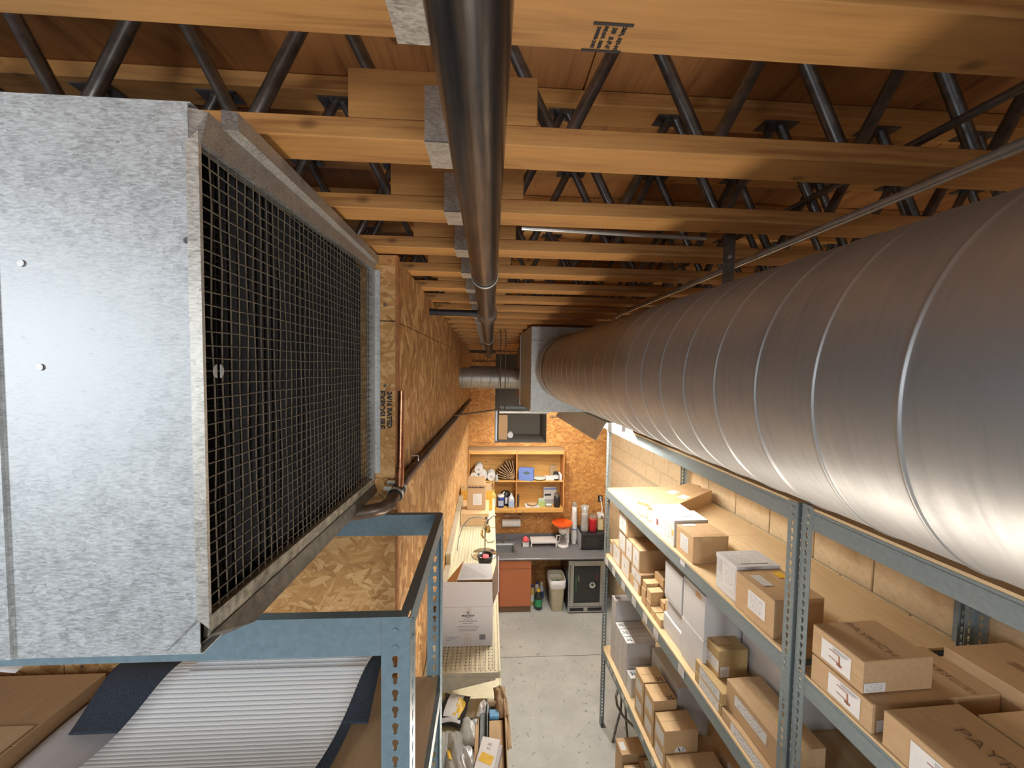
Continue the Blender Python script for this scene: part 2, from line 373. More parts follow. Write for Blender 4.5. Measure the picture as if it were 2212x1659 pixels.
LAMP = emis('fluorescent_tube', (1.0, 0.96, 0.88), TUBE)
SINKM = plain('sink_steel', (0.40, 0.41, 0.41), 0.3, 0.7)
GRIT = plain('dusty_wire', (0.15, 0.125, 0.09), 0.8, 0, 0.3, 60)
DUST = plain('dusty_galvanised_lip', (0.34, 0.31, 0.25), 0.55, 0.3, 0.6, 45)
FILTER = plain('black_filter_cloth', (0.010, 0.011, 0.014), 0.95)

# ------------------------------------------------------------------ setting: floor, walls, ceiling
fl = struct(MB().box(-3.5, 4.2, -3.0, 8.2, -0.12, -0.02).build('floor', JOINT))
for x0, x1, y0, y1 in ((-3.5, 4.2, -3.0, 2.05), (-3.5, 4.2, 2.058, 5.096), (-3.5, 4.2, 5.104, 8.2)):
    MB().box(x0, x1, y0, y1, -0.02, 0.0).build('concrete_slab', CONC, fl)
XL = -0.352
wl = struct(MB().box(XL - 0.12, XL - 0.012, 1.46, 6.76, 0, 4.43).build('wall_left', OSB_V))
seams_z = [0.0, 0.53, 1.75, 2.97, 4.19]
def top_l(y): return zj(y) - 0.004
for k, y0 in enumerate((1.448, 3.892, 6.336)):
    y1 = min(y0 + 2.438, 6.73)
    for i in range(4): MB().box(XL - 0.012, XL, y0, y1, seams_z[i] + 0.002, seams_z[i + 1] - 0.002).build('osb_panel', OSB_V, wl)
for y0, y1 in ((1.448, 1.93), (1.935, 4.37), (4.375, 6.73)):
    MB().hexa([(XL - 0.012, y0, 4.192), (XL, y0, 4.192), (XL, y1, 4.192), (XL - 0.012, y1, 4.192)],
              [(XL - 0.012, y0, top_l(y0)), (XL, y0, top_l(y0)), (XL, y1, top_l(y1)), (XL - 0.012, y1, top_l(y1))]).build('osb_panel', OSB_V, wl)
wp = struct(MB().box(-3.4, XL - 0.012, 1.46, 1.56, 0, 4.43).build('wall_partition', OSB_H))
for x0, x1 in ((-1.55, XL), (-2.77, -1.553), (-3.4, -2.773)):
    for i in range(4): MB().box(x0, x1, 1.447, 1.459, seams_z[i] + 0.002, seams_z[i + 1] - 0.002).build('osb_panel', OSB_H, wp)
    MB().box(x0, x1, 1.447, 1.459, 4.192, top_l(1.45)).build('osb_panel', OSB_H, wp)
for k in range(11):                                     # nail heads in the partition sheets
    for z in (2.9, 3.05, 3.4, 3.7, 3.95, 4.12, 4.25): 
        if (k * 7 + int(z * 10)) % 3 == 0: MB().cyl((-0.39 - k * 0.11, 1.4475, z), (-0.39 - k * 0.11, 1.4455, z), 0.006, n=8).build('nail_head', DGREY, wp)
for q, (xx, sz) in enumerate(((-0.402, 0.030), (-0.374, 0.024))):      # mill stamp printed on the sheet, running up the wall
    lettering(('EXPOSURE', '24/16 RATED')[q], sz, INK, wp, basis((0, 0, -1), (1, 0, 0), (xx, 1.4464, 3.86)), bold=0.0012, name='mill_stamp')
tr = struct(MB().box(XL + 0.0, XL + 0.009, 1.4455, 1.475, 0.0, top_l(1.45)).build('trim_1', plain('raw_sheet_edge', (0.40, 0.17, 0.06), 0.7, 0, 0.3, 20)))
YB = 6.75
wb = struct(MB().box(-0.5, 0.10, YB, YB + 0.1, 0, 4.29).box(1.02, 2.35, YB, YB + 0.1, 0, 4.29).box(0.10, 1.02, YB, YB + 0.1, 0, 2.67).box(0.10, 1.02, YB, YB + 0.1, 4.24, 4.29)
            .box(0.1, 1.02, YB + 0.85, YB + 0.9, 2.6, 4.5).box(0.05, 0.1, YB + 0.1, YB + 0.9, 2.6, 4.5).box(1.02, 1.07, YB + 0.1, YB + 0.9, 2.6, 4.5).box(0.1, 1.02, YB + 0.1, YB + 0.85, 2.62, 2.67).box(-0.5, 2.35, YB + 0.1, YB + 0.14, 4.29, 4.8)
            .build('wall_back', DGREY))
for x0, x1, z0, z1 in ((-0.352, 0.098, 2.672, 3.70), (-0.352, 0.098, 3.703, 3.96), (-0.352, 0.10, 4.03, 4.25), (0.10, 1.02, 4.245, 4.288), (1.022, 2.30, 2.672, 3.70), (1.022, 2.30, 3.703, 4.285),
                       (-0.352, 0.866, 1.452, 2.668), (-0.352, 0.866, 0.23, 1.448), (0.87, 1.438, 1.452, 2.668), (0.87, 1.438, 0.23, 1.448), (1.442, 2.30, 1.452, 2.668), (1.442, 2.30, 0.23, 1.448), (-0.352, 2.30, 0.0, 0.228)):
    MB().box(x0, x1, YB - 0.012, YB, z0, z1).build('osb_panel', OSB_B, wb)
lettering('ROSEBURG 23/32', 0.055, INK, wb, basis((1, 0, 0), (0, 0, 1), (-0.10, YB - 0.013, 4.115)), bold=0.002, name='mill_stamp')
lettering('OSB 23/32 RATED', 0.055, INK, wb, basis((-1, 0, 0), (0, 0, -1), (1.30, YB - 0.013, 3.14)), bold=0.002, name='mill_stamp')
# right block wall, in the frame of the right-hand racks
wr = struct(MB().box(0, 0.2, -2.5, 6.75, 0, 4.75).build('wall_right', MORTAR)); wr.location = RP(2.415, 0, 0); wr.rotation_euler.z = RA
blk = MB().box(-0.012, 0.01, 0.004, 0.402, 0.004, 0.199).mesh('concrete_block', 0.004); blk.materials.append(CMU)
for c in range(6):
    for k in range(18):
        o = obj('concrete_block', blk, CMU, wr); o.location = (0.0, -0.62 + k * 0.406 + (0.203 if c % 2 else 0), 2.495 + c * 0.203)
lowb = MB()
for c in range(12):
    for k in range(18): lowb.box(-0.012, 0.01, -0.62 + k * 0.406 + (0.203 if c % 2 else 0) + 0.004, -0.62 + k * 0.406 + (0.203 if c % 2 else 0) + 0.402, c * 0.203 + 0.004, c * 0.203 + 0.199)
for c in range(18, 23):
    for k in range(18): lowb.box(-0.012, 0.01, -0.62 + k * 0.406 + (0.203 if c % 2 else 0) + 0.004, -0.62 + k * 0.406 + (0.203 if c % 2 else 0) + 0.402, c * 0.203 + 0.008, c * 0.203 + 0.203)
stuff(lowb.build('block_courses', CMU, wr))
ce = struct(MB().hexa([(-3.4, -2.5, zj(-2.5) + 0.345), (3.6, -2.5, zj(-2.5) + 0.345), (3.6, 8.2, zj(8.2) + 0.345), (-3.4, 8.2, zj(8.2) + 0.345)],
                      [(-3.4, -2.5, zj(-2.5) + 0.40), (3.6, -2.5, zj(-2.5) + 0.40), (3.6, 8.2, zj(8.2) + 0.40), (-3.4, 8.2, zj(8.2) + 0.40)]).build('ceiling', PLY))
yy = -2.5; kk = 0
while yy < 7.4:
    for x0, x1 in (((-3.4, -0.98), (-0.975, 1.46), (1.465, 3.6)) if kk % 2 else ((-3.4, -2.2), (-2.195, 0.24), (0.245, 2.68), (2.685, 3.6))):
        a, b = yy + 0.002, yy + 1.217
        MB().hexa([(x0, a, zj(a) + 0.335), (x1, a, zj(a) + 0.335), (x1, b, zj(b) + 0.335), (x0, b, zj(b) + 0.335)],
                  [(x0, a, zj(a) + 0.346), (x1, a, zj(a) + 0.346), (x1, b, zj(b) + 0.346), (x0, b, zj(b) + 0.346)]).build('plywood_sheet', PLY, ce)
    yy += 1.219; kk += 1

# ------------------------------------------------------------------ roof joists (open-web trusses)
ORD = ['first', 'second', 'third', 'fourth', 'fifth', 'sixth', 'seventh', 'eighth', 'ninth', 'tenth', 'eleventh', 'twelfth', 'thirteenth', 'fourteenth', 'fifteenth', 'sixteenth', 'seventeenth', 'eighteenth', 'nineteenth', 'twentieth', 'twenty-first']
JX0, JX1 = -2.9, 3.0
chord = MB().box(JX0, JX1, 0, 0.089, 0, 0.038).mesh('bottom_chord', 0.002); chord.materials.append(PINE)
web = MB().cyl((-0.07, 0, 0), (0.07, 0, 0.275), 0.0132, n=8).mesh('web_tube'); web.materials.append(TUBEM)
web2 = MB().cyl((0.07, 0, 0), (-0.07, 0, 0.275), 0.0132, n=8).mesh('web_tube'); web2.materials.append(TUBEM)
blkm = MB().box(-0.27, 0.085, 0.0, 0.038, 0.039, 0.128).mesh('blocking', 0.002); blkm.materials.append(PINE)
strap = MB().box(-0.128, -0.020, -0.0035, -0.0005, -0.003, 0.10).box(-0.128, -0.020, -0.0035, 0.092, -0.0035, -0.0005).mesh('strap'); strap.materials.append(STRAP)
plate = MB().box(-0.05, 0.05, 0.02, 0.07, -0.004, 0).mesh('web_plate'); plate.materials.append(TUBEM)
J0 = 0.445
for i in range(21):
    y = J0 + 0.305 * i
    if y > 6.6: break
    t = thing('roof_joist', f'open-web wooden roof joist, {ORD[i]} one counting back from the camera', 'joist', (0, y, zj(y + 0.045)), 0, 'open-web roof joists')
    o = obj('bottom_chord', chord, PINE, t)
    o = obj('top_chord', chord, PINE, t); o.location.z = 0.297
    off = random.uniform(-0.05, 0.05) + (0.14 if i % 2 else 0.0)
    for k in range(15):
        xc = -1.75 + 0.31 * k + off
        a = obj('web_tube', web, TUBEM, t); a.location = (xc, 0.045, 0.03)
        b = obj('web_tube', web2, TUBEM, t); b.location = (xc + 0.155, 0.045, 0.03)
        if i < 6:
            p = obj('web_plate', plate, TUBEM, t); p.location = (xc + 0.0775, 0, 0.297)
    obj('blocking', blkm, PINE, t)
    s = obj('strap', strap, STRAP, t); s['label'] = 'bent galvanised strap'
    if i == 0:       # grade stamp on the underside of the nearest chord
        MB().box(0.124, 0.175, 0.0440, 0.0475, -0.0012, -0.0004).build('grade_stamp', INK, t)
        MB().box(0.118, 0.172, 0.0850, 0.0880, -0.0012, -0.0004).build('grade_stamp', INK, t)
        def under(txt, size, x, yv, bold=0.0003):
            lettering(txt, size, INK, t, basis((-0.06, 1, 0), (1, 0.06, 0), (x, yv, -0.0006)), bold, 'grade_stamp', extrude=0.0003)
        under('CMA, KD-HT', 0.0074, 0.164, 0.0665)
        under('30  S-P-F', 0.0088, 0.152, 0.0665)
        under('NLGA  MSR', 0.0066, 0.141, 0.0665)
        under('2400Fb 2.0E', 0.0064, 0.132, 0.0665)

# ------------------------------------------------------------------ sprinkler main, branch, conduits
def px(y): return -0.026 + 0.0022 * y
def pz(y): return CZ + 0.368 - 0.0290 * y
t = thing('sprinkler_main', 'long dark steel sprinkler pipe running down the middle under the joists', 'pipe', (px(0), 0, pz(0)))
def L(y): return (px(y) - px(0), y, pz(y) - pz(0))
MB().cyl(L(-0.6), L(2.22), 0.0445, n=32).build('pipe_run', PIPE, t)
MB().cyl(L(2.22), L(6.735), 0.0445, n=28).build('pipe_run', PIPE, t)
MB().cyl(L(2.17), L(2.20), 0.053, n=28).cyl(L(2.20), L(2.30), 0.058, n=28).cyl(L(2.30), L(2.33), 0.053, n=28).build('tee_coupling', IRON, t)
yb = 2.25
MB().cyl(L(yb), (XL - px(0) - 0.01, yb, L(yb)[2] + 0.004), 0.019, n=16).build('branch_pipe', BLACKP, t)
for yc in (1.40, 3.80, 5.9):
    ring = []
    a = Vector(L(yc))
    m = MB()
    for k in range(21):
        th = R(200) + R(140) * k / 20 + 0
        ring.append(a + Vector((math.cos(th) * 0.0495, 0, math.sin(th) * 0.0495)))
    up0 = [a + Vector((-0.0495, 0, 0.045)), a + Vector((-0.0495, 0, 0.0))]; up1 = [a + Vector((0.0495, 0, 0.0)), a + Vector((0.0495, 0, 0.045))]
    path = up0 + ring + up1
    vs = []
    for p in path:
        vs += [p + Vector((0, -0.008, 0)), p + Vector((0, 0.008, 0))]
    m.add(vs, [(2 * k, 2 * k + 1, 2 * k + 3, 2 * k + 2) for k in range(len(path) - 1)], True)
    h = m.build('hanger_ring', STRAP, t); sm = h.modifiers.new('s', 'SOLIDIFY'); sm.thickness = 0.004
t = thing('conduit', 'thin shiny steel conduit running above the big round duct', 'conduit', RP(0.985, 0, 0), RA)
zc = lambda v: CZ + 0.432 + (SL + 0.0) * v
pts = [(0, v, zc(v)) for v in (-0.8, 0.5, 1.6, 2.52)] + [(0.0, 2.60, zc(2.6) - 0.006), (0.0, 2.645, zc(2.6) - 0.03), (0.0, 2.66, zc(2.6) - 0.07), (0.0, 2.665, zc(2.6) - 0.16)]
MB().tube(pts, 0.0108, 10).build('conduit_tube', EMT, t)
for v in (0.62, 1.77): MB().cyl((0, v - 0.025, zc(v - 0.025)), (0, v + 0.025, zc(v + 0.025)), 0.0125, n=12).build('conduit_coupling', EMT, t)
t = thing('conduit', 'dull steel conduit threading through the joist webs on the right', 'conduit', RP(0.935, 0, 0), RA)
MB().cyl((0, -0.8, CZ + 0.51 + 0.02), (0, 3.0, CZ + 0.51 + SL * 3.0), 0.0088, n=10).build('conduit_tube', TUBEM, t)
t = thing('conduit', 'short pale conduit crossing between the third and fourth joists', 'conduit', (0, 0, 0))
MB().cyl((0.1, 1.30, zj(1.3) + 0.055), (0.75, 1.325, zj(1.3) + 0.05), 0.0075, n=10).build('conduit_tube', EMT, t)

# ------------------------------------------------------------------ big spiral duct, plenum, small duct, strut
DR, DU, DZ = 0.272, 0.788, 4.013
def spiral(r, v0, v1, pitch, nth, rh):
    offs = [(0.0, 0), (0.25, 0), (0.42, 0), (0.462, 0), (0.474, 0.12), (0.486, 0.9), (0.50, 1), (0.514, 0.9), (0.526, 0.12), (0.538, 0), (0.58, 0), (0.75, 0)]
    rows = []
    n = int((v1 - v0) / pitch) + 2
    for k in range(-1, n):
        for f, h in offs: rows.append((v0 + (k + f) * pitch, h))
    vs = []
    for vv, h in rows:
        for i in range(nth):
            th = 2 * math.pi * i / nth
            y = vv + pitch * i / nth
            vs.append((r_(r, rh, h) * math.cos(th), min(max(y, v0), v1), r_(r, rh, h) * math.sin(th)))
    fs = []; no = len(offs)
    for j in range(len(rows) - 1):
        for i in range(nth):
            if i < nth - 1: fs.append((j * nth + i, j * nth + i + 1, (j + 1) * nth + i + 1, (j + 1) * nth + i))
            elif j + no + 1 < len(rows): fs.append((j * nth + i, (j + no) * nth, (j + no + 1) * nth, (j + 1) * nth + i))
    m = MB(); m.add(vs, fs, True); return m
def r_(r, rh, h): return r + rh * h
t = thing('spiral_duct', 'big round spiral-seamed galvanised duct along the right side under the joists', 'duct', RP(DU, 0, DZ), RA)
m = spiral(DR, -1.4, 2.93, 0.121, 96, 0.0022)
me = m.mesh('duct_wall'); bm = bmesh.new(); bm.from_mesh(me); bmesh.ops.dissolve_degenerate(bm, dist=1e-6, edges=bm.edges[:]); bm.to_mesh(me); bm.free()
obj('duct_wall', me, DUCT, t)
MB().cyl((0, 2.90, 0), (0, 2.955, 0), DR + 0.004, n=72, cap=False).build('joint_ring', DUCT, t)
MB().cyl((0, 2.955, 0), (0, 3.19, 0), DR - 0.001, n=72, cap=False).build('duct_collar', DUCT, t)
rr = MB(); rr.lathe([(DR - 0.002, 0), (DR + 0.006, 0.0), (DR + 0.009, 0.006), (DR + 0.006, 0.012), (DR - 0.002, 0.012)], n=72)
o = rr.build('joint_bead', DUCT, t); o.rotation_euler = (R(-90), 0, 0); o.location = (0, 2.925, 0)
t = thing('hanger_strap', 'flat metal strap hanging from a joist down to the round duct', 'strap', RP(0.80, 1.155, DZ + DR), RA)
MB().box(-0.019, 0.019, -0.0015, 0.0015, 0.0, 0.205).build('strap_band', TUBEM, t)
MB().cyl((0, -0.006, 0.19), (0, 0.004, 0.19), 0.007, n=8).cyl((0, -0.006, 0.10), (0, 0.004, 0.10), 0.006, n=8).build('bolt', EMT, t)
t = thing('duct_plenum', 'square galvanised sheet-metal plenum at the far end of the round duct', 'duct', RP(DU, 3.18, 3.645), RA)
b = MB().box(-0.314, 0.314, 0.0, 0.72, 0, 0.722).build('plenum_body', GALV, t, 0.004)
MB().box(-0.322, 0.322, 0.715, 0.745, -0.012, 0.70).build('flange', GALVD, t)
MB().hexa([(-0.29, 0.745, 0.03), (0.29, 0.745, 0.03), (0.22, 1.9, -0.03), (-0.22, 1.9, -0.03)], [(-0.29, 0.745, 0.67), (0.29, 0.745, 0.67), (0.22, 1.9, 0.62), (-0.22, 1.9, 0.62)]).build('transition', GALVD, t)
for z in (0.19, 0.60): MB().box(-0.316, -0.17, -0.003, 0.001, z, z + 0.006).build('seam', GALVD, t)
MB().prism([(-0.316, 0.0), (-0.29, 0.0), (-0.316, 0.03)], 1, -0.004, 0.0).build('corner_tab', GALVD, t)
t = thing('branch_duct', 'small round spiral duct from the left wall to the plenum', 'duct', (XL - 0.01, 4.55, 3.885))
sd = spiral(0.122, 0.0, 0.93, 0.105, 48, 0.003)
o = sd.build('duct_wall', GALVD, t); o.rotation_euler = (0, 0, R(-90))
t = thing('strut_trapeze', 'steel strut trapeze on two threaded rods under the plenum', 'hanger', (0.07, 3.70, 3.60))
MB().box(0.03, 0.70, -0.02, 0.02, 0, 0.041).build('strut', SLATE, t)
MB().cyl((0.032, 0.0, -0.03), (0.032, 0.0, 0.775), 0.005, n=8).build('threaded_rod', IRON, t)
MB().cyl((0.078, -0.04, -0.03), (0.078, -0.04, 0.775), 0.005, n=8).build('threaded_rod', IRON, t)
MB().cyl((0.025, -0.03, -0.01), (0.5, -0.03, -0.01), 0.02, n=14).build('pipe_stub', EMT, t)
t = tag(MB().cyl((XL + 0.015, 3.62, 3.555), (0.11, 3.62, 3.62), 0.007, n=10).build('copper_line', IRON), 'thin dark copper line running from the left wall to the strut', 'pipe')

# ------------------------------------------------------------------ fluorescent fixture
REFL = plain('reflector_enamel', (0.78, 0.74, 0.68), 0.4)
def fixture(label, v):
    t = thing('fluorescent_fixture', label, 'lamp', RP(1.09, v, 3.47), RA, 'fluorescent fixtures')
    prof = [(-0.165, 0.004), (-0.085, 0.14), (0.085, 0.14), (0.165, 0.004)]
    prof2 = [(p[0], p[1] + 0.004) for p in prof[::-1]]
    MB().prism(prof + prof2, 1, 0.0, 1.42).build('reflector', REFL, t)
    MB().box(-0.05, 0.05, 0.0, 1.42, 0.146, 0.19).build('ballast_channel', GALVD, t)
    for x in (-0.055, 0.055):
        MB().cyl((x, 0.035, 0.098), (x, 1.385, 0.098), 0.0155, n=12).build('lamp_tube', LAMP, t)
    for y in (0.02, 1.40): MB().box(-0.07, -0.04, y - 0.01, y + 0.01, 0.07, 0.14).box(0.04, 0.07, y - 0.01, y + 0.01, 0.07, 0.14).build('lamp_socket', WHITEP, t)
    for y in (0.15, 1.28): MB().cyl((0, y, 0.19), (0, y, 0.90), 0.003, n=6).build('hanger_wire', EMT, t)
fixture('lit fluorescent strip fixture with a metal reflector hanging below the duct', 2.80)
fixture('second lit fluorescent strip fixture, farther along and hidden behind the plenum', 4.60)

# ------------------------------------------------------------------ return-air box (left)
BX, BY0, BY1, BZ0, BZ1 = -0.428, 0.60, 1.445, 3.578, 4.405
t = thing('return_air_box', 'large galvanised sheet-metal box with a wire mesh side, left of the aisle', 'duct', (BX, BY0, BZ0))
H = BZ1 - BZ0; D = BY1 - BY0
MB().box(-1.1, -0.016, 0, 0.002, 0.0, H).build('front_sheet', GALV, t)
MB().hexa([(-0.3, -0.005, 0.0), (-0.285, -0.005, 0.0), (-0.285, 0.0, 0.0), (-0.3, 0.0, 0.0)], [(-0.3, -0.005, H), (-0.285, -0.005, H), (-0.285, 0, H), (-0.3, 0, H)]).build('stiffening_crease', GALV, t)
MB().box(-1.1, -0.012, 0.0, D, -0.002, 0.0).build('bottom_sheet', GALV, t)
MB().box(-1.1, -0.012, 0.0, D, H, H + 0.002).build('top_sheet', GALV, t)
MB().box(-0.10, -0.06, 0.02, D, 0.01, H - 0.01).build('dark_filter', FILTER, t)
# flanges of the opening
MB().hexa([(-0.018, -0.003, 0.055), (0.0, -0.003, 0.04), (0.0, 0.003, 0.04), (-0.018, 0.003, 0.055)], [(-0.018, -0.003, H - 0.055), (0.0, -0.003, H - 0.04), (0.0, 0.003, H - 0.04), (-0.018, 0.003, H - 0.055)]).build('corner_flange', STRAP, t)
MB().add([(0.0, 0.0, 0.03), (0.0, D, 0.0), (-0.03, D, -0.006), (-0.03, 0.02, -0.006), (0.002, 0.0, 0.06), (0.002, D, 0.028), (-0.02, D, 0.03), (-0.02, 0.02, 0.055)], [(0, 1, 5, 4), (4, 5, 6, 7), (3, 2, 1, 0), (7, 6, 2, 3), (0, 4, 7, 3), (1, 2, 6, 5)]).build('bottom_lip', DUST, t)
MB().hexa([(-0.03, 0.04, -0.010), (0.014, 0.085, -0.010), (0.010, D, -0.028), (-0.03, D, -0.030)], [(-0.03, 0.0, 0.0), (0.002, 0.0, 0.03), (0.002, D, 0.0), (-0.03, D, -0.004)]).build('drip_edge', plain('dark_galvanised', (0.16, 0.15, 0.13), 0.4, 0.6, 0.4, 40), t)
MB().hexa([(-0.02, 0.0, H - 0.055), (0.002, 0.0, H - 0.055), (0.002, D, H - 0.03), (-0.02, D, H - 0.03)], [(-0.02, 0.0, H - 0.005), (0.006, 0.01, H - 0.005), (0.006, D, H - 0.002), (-0.02, D, H - 0.002)]).build('top_lip', GALVD, t)
MB().hexa([(0.004, 0.04, H - 0.012), (0.02, 0.055, H - 0.004), (0.016, D, H - 0.004), (0.004, D, H - 0.010)], [(0.004, 0.04, H + 0.018), (0.02, 0.055, H + 0.024), (0.016, D, H + 0.02), (0.004, D, H + 0.016)]).build('raised_hem', GALVD, t)
MB().box(-0.02, 0.004, D - 0.028, D, 0.02, H - 0.02).build('rear_flange', GALVD, t)
MB().box(0.004, 0.022, D - 0.004, D, 0.045, H - 0.03).build('wall_flange', GALV, t)
MB().hexa([(-0.065, -0.001, 0.004), (-0.018, -0.001, 0.05), (-0.018, 0.01, 0.05), (-0.065, 0.05, 0.0)], [(-0.064, -0.001, 0.006), (-0.018, -0.001, 0.055), (-0.012, 0.03, 0.05), (-0.03, 0.05, 0.0)]).build('corner_gusset', GALVD, t)
for x, z in ((-0.25, 0.59), (-0.23, 0.44), (-0.02, 0.63)): MB().cyl((x, 0.0, z), (x, -0.002, z), 0.005, n=10).build('screw', TUBEM, t)
wm = MB()
nz = 37; ny = 39
for k in range(nz):
    z = 0.045 + (H - 0.085) * k / (nz - 1)
    pts = [(-0.006 + 0.0015 * math.sin(j * 1.3 + k), 0.004 + (D - 0.02) * j / 10, z + 0.0016 * math.sin(j * 2.1 + k * 1.7)) for j in range(11)]
    wm.tube(pts, 0.00125, 4)
for k in range(ny):
    y = 0.008 + (D - 0.03) * k / (ny - 1)
    pts = [(-0.0075 + 0.0012 * math.sin(j * 1.9 + k), y + 0.0014 * math.sin(j * 1.7 + k * 2.3), 0.035 + (H - 0.075) * j / 8) for j in range(9)]
    wm.tube(pts, 0.00125, 4)
stuff(wm.build('wire_mesh', GRIT, t))
w2 = MB()
for k in range(30):
    z = 0.05 + (H - 0.1) * k / 29; w2.box(-0.058, -0.050, 0.02, D - 0.01, z, z + 0.002)
for k in range(30):
    y = 0.03 + (D - 0.06) * k / 29; w2.box(-0.058, -0.040, y, y + 0.002, 0.03, H - 0.03)
stuff(w2.build('filter_cells', plain('filter_cell', (0.035, 0.035, 0.036), 0.9), t))
tk = MB()
tk.prism([(0.031 + 0.009 * math.cos(R(a)), 0.437 + 0.011 * math.sin(R(a))) for a in range(100, 261, 20)], 0, -0.0035, -0.002)
tk.prism([(0.036 + 0.009 * math.cos(R(a)), 0.437 + 0.011 * math.sin(R(a))) for a in range(-80, 81, 20)], 0, -0.0035, -0.002)
o = tk.build('paper_tag', GREYP, t); o['label'] = 'small pale paper scrap caught in the mesh'

# ------------------------------------------------------------------ drain line and copper stub on the left wall
t = thing('drain_pipe', 'dark iron drain pipe sloping along the left wall with a clamped coupling', 'pipe', (-0.33, 1.45, 3.585))
MB().tube([(0, 0.10, -0.005), (0.003, 2.0, -0.06), (0.0, 5.2, -0.155)], 0.0215, 14).build('pipe_run', IRON, t)
MB().tube([(0, 0.10, -0.005), (0.0, 0.03, -0.003), (0.0, -0.03, -0.012)], 0.0225, 14).build('pipe_fitting', IRON, t)
MB().cyl((0, -0.028, -0.011), (-0.004, -0.085, -0.024), 0.0265, n=18).build('rubber_coupling', BLACKP, t)
for q in (0.15, 0.85):
    a = Vector((0, -0.028, -0.011)).lerp(Vector((-0.004, -0.085, -0.024)), q); d = Vector((-0.004, -0.057, -0.013)).normalized()
    MB().cyl(a - d * 0.006, a + d * 0.006, 0.0285, n=18).box(a.x - 0.04, a.x - 0.012, a.y - 0.008, a.y + 0.008, a.z + 0.018, a.z + 0.03).build('hose_clamp', EMT, t)
MB().tube([(-0.004, -0.085, -0.024), (-0.010, -0.125, -0.035), (-0.028, -0.152, -0.043), (-0.06, -0.163, -0.048), (-0.36, -0.175, -0.085)], 0.0225, 14).build('elbow_run', IRON, t)
MB().tube([(0.012, 0.28, 0.01), (0.012, 0.28, 0.035), (-0.02, 0.28, 0.035)], 0.004, 6).build('pipe_clip', EMT, t)
t = thing('copper_stub', 'upright copper pipe stub in front of the wall corner', 'pipe', (-0.322, 1.395, 3.58))
MB().cyl((0, 0, 0.05), (0.004, 0, 0.355), 0.0118, n=16).build('copper_pipe', COPPER, t)
MB().cyl((-0.003, 0, 0.0), (0, 0, 0.075), 0.0145, n=16).build('copper_fitting', COPPER, t)

# ------------------------------------------------------------------ boxes, labels, tags
def quad(parent, name, mat, c, ex, ey, w, h):
    ex = Vector(ex) * (w / 2); ey = Vector(ey) * (h / 2); c = Vector(c)
    me = bpy.data.meshes.new(name); me.from_pydata([c - ex - ey, c + ex - ey, c + ex + ey, c - ex + ey], [], [(0, 1, 2, 3)])
    uv = me.uv_layers.new(name='uv')
    for i, q in enumerate(((0, 0), (1, 0), (1, 1), (0, 1))): uv.data[i].uv = q
    return obj(name, me, mat, parent)
FACE = {'f': ((0, -1, 0), (0, 0, 1)), 'n': ((1, 0, 0), (0, 0, 1)), 't': ((1, 0, 0), (0, 1, 0)), 's': ((0, -1, 0), (1, 0, 0))}
def fpt(W_, L_, H_, face, a, b, e=0.0012):
    if face == 'f': return (-W_ / 2 - e, (a - 0.5) * L_, b * H_)
    if face == 'n': return ((a - 0.5) * W_, -L_ / 2 - e, b * H_)
    return ((a - 0.5) * W_, (b - 0.5) * L_, H_ + e + 0.001)
def carton(label, u0, u1, v0, v1, z0, z1, mat=KRAFT, labels=(), tape=None, lid=None, group=None, seam='v', rz=None, frame='R', name='carton', cat='box', body='carton_body'):
    W_, L_, H_ = u1 - u0, v1 - v0, z1 - z0
    loc = RP((u0 + u1) / 2, (v0 + v1) / 2, z0) if frame == 'R' else Vector(((u0 + u1) / 2, (v0 + v1) / 2, z0))
    t = thing(name, label, cat, loc, (RA if frame == 'R' else 0) + (rz or 0), group)
    MB().box(-W_ / 2, W_ / 2, -L_ / 2, L_ / 2, 0, H_ - 0.0015).build(body, mat, t, min(0.003, W_ * 0.03))
    if lid:
        MB().box(-W_ / 2 - 0.003, W_ / 2 + 0.003, -L_ / 2 - 0.003, L_ / 2 + 0.003, H_ - lid, H_).build('lid', mat, t, 0.002)
    elif seam == 'v':
        for s in (-1, 1): MB().box(min(s * 0.0015, s * W_ / 2), max(s * 0.0015, s * W_ / 2), -L_ / 2, L_ / 2, H_ - 0.002, H_).build('flap', mat, t, 0.0006)
    elif seam == 'u':
        for s in (-1, 1): MB().box(-W_ / 2, W_ / 2, min(s * 0.0015, s * L_ / 2), max(s * 0.0015, s * L_ / 2), H_ - 0.002, H_).build('flap', mat, t, 0.0006)
    if tape == 'v':
        MB().box(-0.024, 0.024, -L_ / 2 - 0.0008, L_ / 2 + 0.0008, H_ - 0.0005, H_ + 0.0008).box(-0.024, 0.024, -L_ / 2 - 0.0012, -L_ / 2 - 0.0002, H_ - 0.06, H_).build('tape', TAPE, t)
    elif tape == 'u':
        MB().box(-W_ / 2 - 0.0008, W_ / 2 + 0.0008, -0.024, 0.024, H_ - 0.0005, H_ + 0.0008).box(-W_ / 2 - 0.0012, -W_ / 2 - 0.0002, -0.024, 0.024, H_ - 0.05, H_).build('tape', TAPE, t)
    elif tape == 'edge':   # tape folded over the near top edge
        MB().box(-W_ * 0.27, W_ * 0.42, -L_ / 2 - 0.001, -L_ / 2 + 0.035, H_ - 0.0003, H_ + 0.0009).box(-W_ * 0.27, W_ * 0.42, -L_ / 2 - 0.0012, -L_ / 2 - 0.0002, H_ - 0.045, H_ + 0.0009).build('tape', TAPE, t)
    for lb in labels:
        f, a, b, w, h, m = lb[:6]
        quad(t, lb[6] if len(lb) > 6 else 'printed_label', m, fpt(W_, L_, H_, f, a, b), FACE[f][0], FACE[f][1], w, h)
    t['dims'] = 0; del t['dims']
    return t
